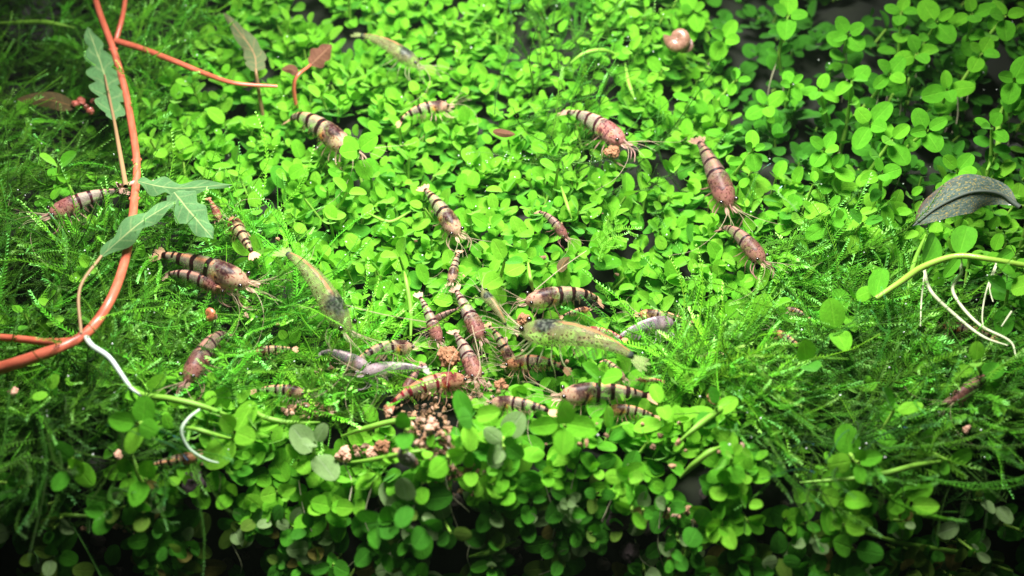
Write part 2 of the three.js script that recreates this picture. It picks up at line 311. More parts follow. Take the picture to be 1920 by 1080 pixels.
for (const [px, py, mm, pairs, tone, label] of SPRIGS) {
  const top = at(px, py, 0.016, 0.011), n = normalAt(top.x, top.z), up = n.clone().add(V(0, 0.5, 0)).addScaledVector(EYE.clone().sub(top).normalize(), 0.4).addScaledVector(rnd3(), 0.35).normalize(), h = 0.004 + 0.004 * pairs, mine = [];
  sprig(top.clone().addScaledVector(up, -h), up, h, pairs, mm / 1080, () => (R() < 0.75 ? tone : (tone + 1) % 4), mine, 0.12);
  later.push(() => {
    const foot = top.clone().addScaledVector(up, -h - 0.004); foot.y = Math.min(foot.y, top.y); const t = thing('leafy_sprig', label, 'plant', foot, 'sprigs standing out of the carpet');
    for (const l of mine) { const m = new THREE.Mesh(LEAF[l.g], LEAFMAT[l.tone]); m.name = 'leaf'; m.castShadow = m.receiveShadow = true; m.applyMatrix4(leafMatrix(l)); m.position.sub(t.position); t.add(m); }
    const dn = V(top.x + rr(-0.004, 0.004), ground(top.x, top.z) - 0.002, top.z - 0.004);
    part(t, 'stem', tube([dn, foot, top], [0.0007, 0.0007, 0.0005], 6, 5), STEMMAT);
  });
  const a = project(top); CLEARINGS.push([a[0] - 18, a[1], a[0] + 18, a[1], 24, a[2] - 0.002]);
}


// ───────────────────────── carpet: patches of round-leaved plants ─────────────────────────
const MOSS_LEFT = [[0, 0], [415, 0], [430, 70], [330, 110], [300, 200], [240, 235], [300, 300], [350, 360], [420, 450], [520, 440], [570, 520], [600, 600], [700, 690], [740, 770], [560, 790], [440, 730], [300, 745], [220, 730], [220, 900], [0, 900]];
const MOSS_TOP = [[930, 0], [1090, 0], [1170, 120], [1150, 210], [1290, 330], [1290, 400], [1180, 380], [1050, 320], [990, 270], [960, 160]];
const MOSS_RIGHT = [[1400, 420], [1470, 470], [1640, 540], [1760, 560], [1800, 650], [1920, 650], [1920, 880], [1480, 890], [1390, 740], [1240, 720], [1170, 700], [1180, 640], [1330, 640], [1440, 600], [1460, 540]];
const MOSS_FRONT = [[560, 640], [760, 640], [800, 720], [760, 800], [560, 770]];
const THICKET = [[1290, 0], [1920, 0], [1920, 340], [1690, 400], [1420, 350], [1320, 200]];
const PATCHES = [                                            // the first whose outline holds a plant's foot takes it
  ['small pale round leaves of the carpet around the grey clear shrimp at top', [[300, -200], [940, -200], [940, 240], [300, 250]]],
  ['round leaves of the carpet at the top, right of the dark upright moss', [[940, -200], [1300, -200], [1320, 330], [940, 330]]],
  ['round leaves of the carpet between the hanging grey leaf and the carpet middle', [[200, 230], [800, 230], [780, 420], [640, 560], [300, 480]]],
  ['round leaves of the open carpet right above the feeding crowd', [[640, 230], [1040, 230], [1060, 560], [600, 640]]],
  ['round leaves of the carpet around the bright moss fan', [[1040, 300], [1450, 330], [1440, 640], [1040, 640]]],
  ['dark sparse leaves low down in the upper right thicket', [[1300, -200], [2300, -200], [2300, 340], [1300, 340]]],
  ['round leaves under the speckled dark leaf and pale runner at right', [[1400, 330], [2300, 330], [2300, 760], [1400, 760]]],
  ['bright leaves amid the feeding crowd of shrimps', [[480, 560], [1420, 560], [1420, 760], [480, 790]]],
  ['cluster of round leaves left of the red stem', [[-400, 200], [400, 200], [400, 480], [-400, 480]]],
  ['front bank of round leaves at left, below the moss and left of the food heap', [[200, 700], [700, 700], [700, 1400], [330, 1400], [200, 900]]],
  ['front bank of round leaves in the middle, below the food heap', [[640, 700], [1010, 700], [1010, 1400], [640, 1400]]],
  ['front bank of round leaves at right of the middle, below the large black banded shrimp', [[1000, 700], [1420, 700], [1420, 1400], [1000, 1400]]],
  ['shaded leafy stems in the bottom right corner below dark moss', [[1400, 700], [2400, 700], [2400, 1500], [1400, 1500]]],
  ['shaded leafy stems in the bottom left corner below dark moss', [[-600, 480], [400, 480], [400, 1500], [-600, 1500]]],
].map(([label, poly]) => ({ label, poly, leaves: [], stems: [], roots: [] }));
const patchAt = (x, y) => PATCHES.find((p) => inPoly(p.poly, x, y));
function keepLeaf(l) {
  const tip = l.pos.clone().addScaledVector(l.dir, l.size), mid = l.pos.clone().addScaledVector(l.dir, l.size * 0.55), side = l.dir.clone().cross(l.nrm).normalize().multiplyScalar(l.size * 0.35);
  for (const p of [mid, tip, mid.clone().add(side), mid.clone().sub(side), l.pos]) { const h = hides(p); if (h && R() > Math.sqrt(h) * 0.9) return false; }
  return true;
}
const CELL = 0.0057;
for (let gx = -0.30; gx < 0.30; gx += CELL) for (let gz = -0.29; gz < 0.115; gz += CELL) {
  let n = normalAt(gx, gz); const many = 1 / Math.max(n.y, 0.22), count = Math.floor(many) + (R() < many % 1 ? 1 : 0);
  for (let k = 0; k < count; k++) {
    const x = gx + rr(-0.6, 0.6) * CELL, z = gz + rr(-0.6, 0.6) * CELL, foot = V(x, ground(x, z), z), [px, py, d] = project(foot);
    if (d < 0.1 || px < -420 || px > W + 420 || py < -260 || py > H + 160) continue;
    const patch = patchAt(clamp(px, -390, 2290), clamp(py, -190, 1390)); if (!patch) continue;
    n = normalAt(x, z);
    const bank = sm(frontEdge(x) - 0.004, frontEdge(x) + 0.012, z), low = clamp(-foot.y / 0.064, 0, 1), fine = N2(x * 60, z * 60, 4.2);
    let keep = 1, size = rr(0.0060, 0.0097), height = rr(0.006, 0.011) + (R() < 0.3 ? rr(0.002, 0.007) : 0), pairs = R() < 0.5 ? 3 : 2, up;
    if (inPoly(MOSS_LEFT, px, py)) keep = py < 330 ? 0.07 : 0.2;
    else if (inPoly(MOSS_RIGHT, px, py)) keep = px < 1450 ? 0.8 : 0.32;
    else if (inPoly(MOSS_TOP, px, py)) keep = 0.35;
    else if (inPoly(MOSS_FRONT, px, py)) keep = 0.3;
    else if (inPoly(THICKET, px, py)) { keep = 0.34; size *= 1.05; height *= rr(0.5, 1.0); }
    if (px < 240 && py > 800 || px > 1420 && py > 830) keep *= 0.6;
    keep *= 1 - 0.85 * sm(0.10, 0.38, fine);
    keep *= lerp(1, lerp(1, 0.6, low), bank);
    if (R() > keep) continue;
    if (bank > 0.5) { size *= rr(0.9, 1.1); height *= rr(0.8, 1.5); }
    up = n.clone().multiplyScalar(1).add(V(0, 0.55, 0)).addScaledVector(rnd3(), 0.55).addScaledVector(V(0, 0.25, 0.4), bank).normalize();
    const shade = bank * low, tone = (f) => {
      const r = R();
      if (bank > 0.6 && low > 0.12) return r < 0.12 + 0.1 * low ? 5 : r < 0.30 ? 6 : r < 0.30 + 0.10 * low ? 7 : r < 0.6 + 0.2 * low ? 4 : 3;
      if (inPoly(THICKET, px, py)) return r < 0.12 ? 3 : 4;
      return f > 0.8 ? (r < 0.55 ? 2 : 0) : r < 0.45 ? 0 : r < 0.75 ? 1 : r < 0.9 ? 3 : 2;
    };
    const mine = []; sprig(foot, up, height, pairs, size, tone, mine);
    let kept = 0; for (const l of mine) if (keepLeaf(l)) { patch.leaves.push(l); kept++; }
    if (kept > 1 && !hides(foot.clone().addScaledVector(up, height * 0.9)) && R() < 0.5) patch.stems.push(tube([foot, foot.clone().addScaledVector(up, height)], [0.0006, 0.00045], 4, 1));
  }
}
// ───────────────────────── the taller stems of the upper right thicket ─────────────────────────
const STEMS = [
  [1478, 30, 11.5, 0.030], [1590, 64, 12, 0.034], [1358, 72, 11, 0.024], [1690, 22, 12, 0.040], [1756, 40, 12.5, 0.042], [1822, 26, 11.5, 0.046], [1884, 30, 13, 0.048], [1668, 138, 12.5, 0.036], [1776, 168, 12.5, 0.040],
  [1902, 148, 13, 0.046], [1632, 232, 11.5, 0.030], [1672, 262, 11.5, 0.028], [1436, 198, 10, 0.020], [1298, 186, 9, 0.014], [1546, 280, 9, 0.018], [1412, 280, 9.5, 0.016], [1738, 244, 11, 0.030], [1562, 316, 9, 0.014], [1652, 326, 9.5, 0.018],
  [1796, 318, 11, 0.022], [1484, 158, 10, 0.024], [1300, 20, 10, 0.018], [1536, 170, 9.5, 0.022], [1860, 240, 10, 0.030], [1598, 150, 10, 0.026], [1380, 150, 9, 0.018], [1720, 100, 11.5, 0.036], [1840, 100, 11.5, 0.042],
];
STEMS.sort((a, b) => a[0] - b[0]);
const ORD = ['first', 'second', 'third', 'fourth', 'fifth', 'sixth', 'seventh', 'eighth', 'ninth', 'tenth'];
STEMS.forEach(([px, py, mm, near], i) => {
  const top = at(px, py, 0.014, near), lean = V(rr(-0.5, 0.3), 0.9, rr(0.1, 0.7)).normalize(), len = rr(0.030, 0.050);
  const bot = top.clone().addScaledVector(lean, -len), mid = top.clone().lerp(bot, 0.5).add(V(rr(-0.004, 0.004), 0, rr(-0.004, 0.004))), gy = ground(bot.x, bot.z);
  const pts = [V(bot.x + rr(-0.004, 0.004), Math.min(gy - 0.002, bot.y - 0.005), bot.z - 0.004), bot, mid, top], curve = new THREE.CatmullRomCurve3([bot, mid, top]);
  const leaves = [], nodes = Math.round(len / 0.009); let a = rr(0, 6);
  for (let k = 0; k <= nodes; k++) {
    const f = k / nodes, p = curve.getPoint(f), up = curve.getTangent(f).addScaledVector(EYE.clone().sub(top).normalize(), 0.25 + 0.3 * f).normalize(), mine = [];
    sprig(p.clone().addScaledVector(up, -0.002), up, 0.002, k === nodes ? 2 : 1, mm / 1130 * lerp(1, 0.9, f) * rr(0.85, 1.05), (q) => (f > 0.75 ? (R() < 0.4 ? 0 : 1) : R() < 0.4 ? 1 : R() < 0.6 ? 3 : 4), mine, k === nodes ? 0.1 : rr(-0.25, 0.25));
    for (const l of mine) if (!hides(l.pos.clone().addScaledVector(l.dir, l.size * 0.6))) leaves.push(l);
  }
  const row = py < 120 ? 'top row' : py < 215 ? 'middle row' : 'low row', mates = STEMS.filter((s) => (s[1] < 120 ? 'top row' : s[1] < 215 ? 'middle row' : 'low row') === row), k = mates.findIndex((s) => s[0] === px && s[1] === py);
  const t = thing('stem_plant', `${ORD[Math.min(k, 9)]} round-leaved stem from the left in the ${row} of the upper right thicket`, 'plant', pts[0].clone(), 'leafy stems of the upper right thicket');
  part(t, 'stem', tube(pts, [0.0009, 0.0009, 0.0008, 0.0006], 7, 5), STEMMAT);
  for (const l of leaves) { const m = new THREE.Mesh(LEAF[l.g], LEAFMAT[l.tone]); m.name = 'leaf'; m.castShadow = m.receiveShadow = true; m.applyMatrix4(leafMatrix(l)); m.position.sub(t.position); t.add(m); }
  const nr = R() < 0.6 ? 2 : 1;
  for (let q = 0; q < nr; q++) { const s = curve.getPoint(rr(0.2, 0.7)), d = rr(0.02, 0.035); part(t, 'root', tube([s, s.clone().add(V(rr(-0.003, 0.003), -d * 0.4, 0.003)), s.clone().add(V(rr(-0.006, 0.006), -d, 0.002))], [0.00028, 0.0002], 4, 5), ROOTMAT); }
});
later.forEach((f) => f());
// roots that hang out of the front bank
for (const [x0, y0, x1, y1] of [[846, 850, 790, 1010], [850, 856, 862, 1000], [838, 850, 880, 960], [700, 985, 640, 1075], [1178, 870, 1130, 980], [1150, 930, 1120, 1000], [1020, 900, 1016, 1050], [700, 900, 704, 1020], [560, 900, 590, 1010], [640, 860, 655, 940], [1240, 950, 1246, 1070], [900, 980, 890, 1078], [950, 1010, 930, 1078], [1080, 880, 1086, 960], [430, 1010, 450, 1078], [760, 1000, 750, 1078], [1300, 960, 1310, 1060], [520, 960, 560, 1060], [1040, 1020, 1010, 1078], [1190, 1010, 1240, 1070]]) {
  const a = at(x0, y0, 0.014, 0.001), b = at(x1, y1, 0.012, 0.003), m = a.clone().lerp(b, 0.5).add(V(rr(-0.004, 0.004), 0, rr(0, 0.003))), p = patchAt(x0, y0); if (p) p.roots.push(tube([a, m, b], [0.0002, 0.00014], 5, 7));
}


// how many pixels of each leaf show: a small depth picture of the leaves alone
{
  const bw = 640, bh = 360, zb = new Float32Array(bw * bh).fill(9), ib = new Int32Array(bw * bh).fill(-1), all = [];
  for (const p of PATCHES) for (const l of p.leaves) { l.m = leafMatrix(l); l.seen = 0; all.push(l); }
  all.forEach((l, id) => {
    const g = LEAF[l.g].attributes.position, ring = [0, 6, 12, 19, 24, 30, 37, 33, 26, 20, 15, 8].map((i) => i % g.count);
    const P = [[0.06, 0], [0.3, 0.3], [0.55, 0.37], [0.82, 0.28], [1, 0], [0.82, -0.28], [0.55, -0.37], [0.3, -0.3]].map(([u, v]) => { const q = project(V(u, 0, v).applyMatrix4(l.m)); return [q[0] / 3, q[1] / 3, q[2]]; });
    for (let t = 1; t + 1 < P.length; t++) {
      const [a, b, c] = [P[0], P[t], P[t + 1]], ar = (b[0] - a[0]) * (c[1] - a[1]) - (c[0] - a[0]) * (b[1] - a[1]); if (Math.abs(ar) < 1e-6) continue;
      const x0 = Math.max(0, Math.ceil(Math.min(a[0], b[0], c[0]))), x1 = Math.min(bw - 1, Math.max(a[0], b[0], c[0])), y0 = Math.max(0, Math.ceil(Math.min(a[1], b[1], c[1]))), y1 = Math.min(bh - 1, Math.max(a[1], b[1], c[1]));
      for (let y = y0; y <= y1; y++) for (let x = x0; x <= x1; x++) {
        const w1 = ((x - a[0]) * (c[1] - a[1]) - (c[0] - a[0]) * (y - a[1])) / ar, w2 = ((b[0] - a[0]) * (y - a[1]) - (x - a[0]) * (b[1] - a[1])) / ar;
        if (w1 < 0 || w2 < 0 || w1 + w2 > 1) continue;
        const z = a[2] + w1 * (b[2] - a[2]) + w2 * (c[2] - a[2]), o = y * bw + x; if (z < zb[o]) { zb[o] = z; ib[o] = id; }
      }
    }
  });
  for (const id of ib) if (id >= 0) all[id].seen++;
}
const TINT = new THREE.Color();
let singleLeaves = 0;
for (const p of PATCHES) {
  if (!p.leaves.length) continue;
  const c = V(0, 0, 0); for (const l of p.leaves) c.add(l.pos); c.multiplyScalar(1 / p.leaves.length); c.y = ground(c.x, c.z);
  const t = thing('round_leaf_plant', p.label, 'plant', c, 'carpet of small round leaves');
  p.leaves.sort((a, b) => b.seen - a.seen);
  const single = p.leaves.filter((l, i) => i < 240 && l.seen >= 14), rest = p.leaves.slice(single.length);
  singleLeaves += single.length;
  for (const l of single) {
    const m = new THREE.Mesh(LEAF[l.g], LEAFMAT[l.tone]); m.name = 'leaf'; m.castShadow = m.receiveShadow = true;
    m.applyMatrix4(l.m); m.position.sub(c); t.add(m);
  }
  const im = new THREE.InstancedMesh(LEAF[0], LEAFWHITE, rest.length); im.name = 'small_leaves'; im.userData = { kind: 'stuff' }; im.castShadow = im.receiveShadow = true;
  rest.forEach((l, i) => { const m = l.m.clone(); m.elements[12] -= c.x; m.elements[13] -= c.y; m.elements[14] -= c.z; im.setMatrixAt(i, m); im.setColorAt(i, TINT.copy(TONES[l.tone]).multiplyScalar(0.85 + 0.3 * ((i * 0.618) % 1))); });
  t.add(im);
  if (p.stems.length) { const s = part(t, 'stems', mergeGeometries(p.stems), STEMMAT); s.userData = { kind: 'stuff' }; }
  p.roots.forEach((g) => part(t, 'root', g, ROOTMAT));
}
console.log('single leaves', singleLeaves, 'all', PATCHES.map((p) => p.leaves.length).join(' '));

// ───────────────────────── moss ─────────────────────────
function frondGeo(len, pairs, leaf, curve, branches) {       // a moss shoot along +x with two ranks of tiny leaves; pale at the growing tips
  const pos = [], col = [], idx = [];
  const shoot = (o, dir, side, L, n, lf, tipness) => {
    const up = dir.clone().cross(side), P = (t) => o.clone().addScaledVector(dir, L * t).addScaledVector(up, curve * L * t * t).addScaledVector(side, 0.10 * L * Math.sin(t * 4.2 + L * 900));
    let prev = null;
    for (let i = 0; i <= 6; i++) { // stem: a thin three-sided rod
      const c = P(i / 6), r = 0.00020 * (1 - 0.5 * i / 6), k = pos.length / 3, g = lerp(0.75, 1.2, i / 6);
      for (let q = 0; q < 3; q++) { const a = q * 2.1; const v = c.clone().addScaledVector(up, Math.cos(a) * r).addScaledVector(side, Math.sin(a) * r); pos.push(v.x, v.y, v.z); col.push(g * 0.9, g * 0.85, g * 0.6); }
      if (prev !== null) for (let q = 0; q < 3; q++) { const a = prev + q, b = prev + (q + 1) % 3, c2 = k + q, d = k + (q + 1) % 3; idx.push(a, c2, b, b, c2, d); }
      prev = k;
    }
    for (let i = 0; i < n; i++) for (const s of [-1, 1]) {
      const t = (i + 0.5) / n, f = t > 0.85 ? 0.75 : 1, b = P(t), open = lerp(0.78, 0.35, t * t) + rr(-0.15, 0.15), d = dir.clone().multiplyScalar(Math.cos(open)).addScaledVector(side, s * Math.sin(open)).addScaledVector(up, rr(-0.1, 0.35)).normalize();
      const l2 = lf * f * rr(0.8, 1.15), w = d.clone().cross(up).normalize().multiplyScalar(l2 * 0.11), k = pos.length / 3, e = t > 0.88 ? 1 : 0, g = 0.8 + 0.5 * t * tipness;
      for (const v of [b, b.clone().addScaledVector(d, l2 * 0.5).add(w), b.clone().addScaledVector(d, l2), b.clone().addScaledVector(d, l2 * 0.5).sub(w)]) { pos.push(v.x, v.y, v.z); col.push(g * (1 + 1.9 * e * tipness), g * (1 + 1.1 * e * tipness), g * (1 + 8 * e * tipness)); }
      idx.push(k, k + 1, k + 3, k + 1, k + 2, k + 3);
    }
    return P;
  };
  const P = shoot(V(0, 0, 0), V(1, 0, 0), V(0, 0, 1), len, pairs, leaf, 1);
  for (let b = 0; b < branches; b++) { const t = lerp(0.2, 0.8, (b + 0.5) / branches), s = b % 2 ? 1 : -1, a = s * rr(0.6, 0.95), d = V(Math.cos(a), rr(-0.1, 0.2), Math.sin(a)).normalize(); shoot(P(t), d, V(-d.z, 0, d.x).normalize(), len * rr(0.3, 0.55) * (1 - 0.4 * t), Math.round(pairs * 0.45), leaf * 0.85, 0.8); }
  const g = new THREE.BufferGeometry(); g.setAttribute('position', new THREE.Float32BufferAttribute(pos, 3)); g.setAttribute('color', new THREE.Float32BufferAttribute(col, 3)); g.setIndex(idx); g.computeVertexNormals(); return g;
}
const FROND = [frondGeo(0.028, 40, 0.0017, 0.25, 0), frondGeo(0.034, 46, 0.0014, -0.3, 1), frondGeo(0.020, 26, 0.0019, 0.1, 0), frondGeo(0.040, 44, 0.0012, -0.2, 0), frondGeo(0.024, 26, 0.0019, -0.3, 4), frondGeo(0.030, 44, 0.0010, 0.35, 0)];
const mossMat = (c) => new THREE.MeshPhysicalMaterial({ color: c, vertexColors: true, roughness: 0.85, transmission: 0.35, thickness: 0, specularIntensity: 0.2, side: THREE.DoubleSide });
const MOSSMAT = mossMat(lin(1, 1, 1));
const fits = (p, x) => { for (const f of [0, 0.008, 0.016, 0.023]) { const h = hides(p.clone().addScaledVector(x, f)); if (h && R() > h * 0.5) return false; } return true; };
function mossBed(name, label, n, where, style) {
  const by = FROND.map(() => []); let made = 0, tries = 0;
  while (made < n && tries++ < n * 14) {
    const [px, py] = where(); if (py > 740 && R() < 0.75 * sm(740, 850, py)) continue; const over = rr(style.low, style.high), p = at(px, py, over); p.x += rr(-1, 1) * 0.002;
    const nrm = normalAt(p.x, p.z), flow = style.flow ? style.flow.clone() : V(0, 0, 0), a = N2(p.x * 30, p.z * 30, 2) * 5 + rr(-1.3, 1.3);
    const x = V(Math.cos(a), 0, Math.sin(a)).addScaledVector(flow, 1).addScaledVector(nrm, rr(style.rise[0], style.rise[1])).addScaledVector(V(0, 0.2, 0.5), style.out || 0).normalize();
    p.addScaledVector(x, -0.009); if (p.y < ground(p.x, p.z) - 0.004) p.y = ground(p.x, p.z) - 0.001;
    if (!fits(p, x)) continue;
    const y = nrm.clone().addScaledVector(rnd3(), 1.4), z = x.clone().cross(y).normalize(), s = rr(0.65, 1.15) * (style.size || 1) * 1.2;
    const m = new THREE.Matrix4().makeBasis(x.clone().multiplyScalar(s), z.clone().cross(x).multiplyScalar(s), z.clone().multiplyScalar(s)).setPosition(p);
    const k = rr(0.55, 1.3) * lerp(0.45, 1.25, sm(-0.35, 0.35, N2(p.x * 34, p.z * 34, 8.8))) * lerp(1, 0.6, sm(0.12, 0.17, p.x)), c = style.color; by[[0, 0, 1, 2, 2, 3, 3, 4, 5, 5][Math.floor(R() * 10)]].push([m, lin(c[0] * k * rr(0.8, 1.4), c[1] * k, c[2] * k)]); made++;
  }
  const all = by.flat(), c = V(0, 0, 0); all.forEach(([m]) => c.add(V(m.elements[12], m.elements[13], m.elements[14]))); c.multiplyScalar(1 / all.length); c.y = ground(c.x, c.z);
  const t = new THREE.Group(); t.name = numbered(name); t.position.copy(c); t.userData = { label, kind: 'stuff' }; scene.add(t);
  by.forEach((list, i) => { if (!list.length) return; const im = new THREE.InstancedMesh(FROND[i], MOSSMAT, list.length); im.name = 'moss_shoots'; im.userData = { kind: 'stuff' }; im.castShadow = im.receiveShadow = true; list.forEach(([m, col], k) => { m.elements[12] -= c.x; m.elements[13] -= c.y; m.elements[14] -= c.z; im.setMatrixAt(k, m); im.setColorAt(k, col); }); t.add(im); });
}
const within = (P, x0, y0, x1, y1) => () => { for (let i = 0; i < 200; i++) { const x = rr(x0, x1), y = rr(y0, y1); if (inPoly(P, clamp(x, 2, 1918), clamp(y, 2, 1078))) return [x, y]; } return [x0, y0]; };
mossBed('moss', 'deep green stringy moss filling the left side around the red stem', 2100, within(MOSS_LEFT, -160, -60, 800, 900), { low: 0.000, high: 0.013, rise: [0.0, 0.9], color: [0.095, 0.37, 0.018] });
mossBed('moss', 'dark moss on the right below the pale runner and its white roots', 1600, within(MOSS_RIGHT, 1150, 400, 2080, 900), { low: 0.000, high: 0.013, rise: [0.0, 0.9], color: [0.095, 0.37, 0.018] });
mossBed('moss', 'thin upright moss strands at the top behind the pinkish shrimp', 110, within(MOSS_TOP, 920, -30, 1300, 410), { low: 0.002, high: 0.018, rise: [0.3, 1.6], flow: V(0.1, 0.4, 0), color: [0.07, 0.29, 0.014] });
mossBed('moss', 'bright feathery moss tuft in front of the milky grey shrimp', 80, within(MOSS_FRONT, 560, 640, 800, 800), { low: 0.006, high: 0.018, rise: [0.1, 1.0], color: [0.14, 0.48, 0.02] });
mossBed('moss', 'bright moss between the shrimp crowd and the largest round leaf', 60, within([[1180, 640], [1420, 640], [1440, 760], [1240, 740]], 1180, 640, 1440, 760), { low: 0.008, high: 0.018, rise: [0.1, 1.0], color: [0.14, 0.48, 0.02] });
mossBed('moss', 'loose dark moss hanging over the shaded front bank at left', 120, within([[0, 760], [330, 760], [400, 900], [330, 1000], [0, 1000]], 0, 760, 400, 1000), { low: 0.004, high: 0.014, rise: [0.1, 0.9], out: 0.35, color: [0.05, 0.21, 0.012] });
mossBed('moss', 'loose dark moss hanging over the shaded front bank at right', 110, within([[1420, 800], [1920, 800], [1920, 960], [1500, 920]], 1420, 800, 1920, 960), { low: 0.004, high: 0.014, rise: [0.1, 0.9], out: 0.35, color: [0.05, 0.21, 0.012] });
const CLASS_FROND = (px, py, qx, qy, label, tone, near = 0.006, g = 0, wide = 1) => {
  const a = at(px, py, 0.014, near), b = at(qx, qy, 0.014, near + 0.003), x = b.clone().sub(a), L = x.length(); x.normalize();
  const z0 = x.clone().cross(EYE.clone().sub(a).normalize()).normalize(), len = FROND[g].boundingBox.max.x, s = L / len;
  const m = new THREE.Mesh(FROND[g], mossMat(lin(...tone))); m.name = numbered('moss_frond'); m.castShadow = m.receiveShadow = true;
  m.position.copy(a); m.quaternion.setFromRotationMatrix(new THREE.Matrix4().makeBasis(x, z0.clone().cross(x), z0)); m.scale.set(s, s, s * wide);
  m.userData = { label, category: 'moss', group: 'single moss shoots' }; scene.add(m);
};
FROND.forEach((g) => g.computeBoundingBox());
for (const a of [
  [1482, 400, 1462, 318, 'pale tipped moss shoot standing upright left of the speckled dark leaf', [0.16, 0.36, 0.10], 0.010, 5],
  [1118, 462, 1186, 428, 'bright feathery moss fan beside the small dark banded shrimp', [0.18, 0.52, 0.04], 0.010, 4, 1.3],
  [1120, 488, 1165, 442, 'second bright blade of the moss fan over round leaves', [0.18, 0.52, 0.04], 0.011, 4, 1.2],
  [946, 215, 942, 40, 'long dark moss strand hanging straight down at the top', [0.03, 0.12, 0.015], 0.012, 3, 0.7],
  [1010, 300, 880, 292, 'fine beaded moss strand lying level above the carpet middle', [0.14, 0.34, 0.06], 0.008, 3, 0.6],
  [1010, 305, 1130, 296, 'fine beaded moss strand reaching the pinkish shrimp', [0.14, 0.34, 0.06], 0.008, 3, 0.6],
  [1060, 62, 1190, 70, 'moss strand with bubbles at the top left of the snail', [0.12, 0.32, 0.05], 0.012, 3, 0.6],
  [1540, 858, 1622, 792, 'moss shoot with pale tip rising in the dark right moss', [0.05, 0.18, 0.07], 0.012, 5, 0.8],
  [1590, 850, 1742, 788, 'longest moss shoot with pale tip above the shaded right stems', [0.05, 0.16, 0.06], 0.012, 5, 0.5],
  [1425, 890, 1540, 888, 'flat dark moss shoot just above the shaded right stems', [0.03, 0.14, 0.05], 0.012, 5, 0.8],
  [1480, 832, 1536, 836, 'short moss shoot with grey tip in the dark right moss', [0.05, 0.18, 0.08], 0.012, 5],
  [250, 800, 352, 866, 'moss shoot with pale tip above the dim shrimp in the shade', [0.05, 0.20, 0.08], 0.014, 5, 0.8],
  [200, 790, 325, 822, 'moss shoot with round pale tip left of the thin white root', [0.04, 0.18, 0.06], 0.014, 5, 0.6],
  [1385, 380, 1458, 294, 'long thin moss blade above the dusky shrimp', [0.08, 0.25, 0.05], 0.012, 5, 0.6],
  [1560, 640, 1640, 560, 'dark upright moss shoot right of the largest round leaf', [0.04, 0.20, 0.02], 0.014, 1, 0.9],
  [1650, 690, 1655, 560, 'tallest dark moss shoot right of the largest round leaf', [0.04, 0.22, 0.02], 0.014, 1, 0.9],
  [640, 640, 770, 690, 'moss blade lying over the milky grey shrimp', [0.10, 0.36, 0.03], 0.016, 1, 0.8],
  [130, 500, 100, 415, 'pale moss shoot in the left moss below the feelered shrimp', [0.10, 0.30, 0.05], 0.012, 1],
]) CLASS_FROND(...a);

// ───────────────────────── shrimps ─────────────────────────
const spineCache = new Map();
function spine(bend) {                                       // points from tail (t = 0) to the base of the beak (t = 1); the chord is brought to length 1 along +x
  if (spineCache.has(bend)) return spineCache.get(bend);
  const n = 60, pts = [V(0, 0, 0)], ang = (t) => (t < 0.58 ? bend * Math.pow((0.58 - t) / 0.58, 1.2) : -0.10 * (t - 0.58) / 0.42);
  for (let i = 0; i < n; i++) { const a = ang((i + 0.5) / n); pts.push(pts[i].clone().add(V(Math.cos(a), Math.sin(a), 0).multiplyScalar(1 / n))); }
  const e = pts[n].clone(), len = e.length(), rot = -Math.atan2(e.y, e.x);
  const out = { at(t) { const k = clamp(t, 0, 1) * n, i = Math.min(n - 1, Math.floor(k)); return pts[i].clone().lerp(pts[i + 1], k - i).applyAxisAngle(V(0, 0, 1), rot).multiplyScalar(1 / len).sub(V(0.5, 0, 0)); }, angle: (t) => ang(t) + rot };
  spineCache.set(bend, out); return out;
}
const prof = (T, t) => { let i = 0; while (i < T.length - 2 && T[i + 1][0] < t) i++; const [a, ya] = T[i], [b, yb] = T[i + 1]; return lerp(ya, yb, sm(0, 1, (t - a) / (b - a)) * 0.5 + clamp((t - a) / (b - a), 0, 1) * 0.5); };
const TALL = [[0, 0.034], [0.08, 0.050], [0.22, 0.082], [0.4, 0.118], [0.56, 0.140], [0.70, 0.152], [0.83, 0.142], [0.93, 0.104], [1, 0.045]];
const BROAD = [[0, 0.036], [0.08, 0.050], [0.22, 0.074], [0.4, 0.100], [0.56, 0.122], [0.70, 0.138], [0.83, 0.134], [0.93, 0.100], [1, 0.045]];
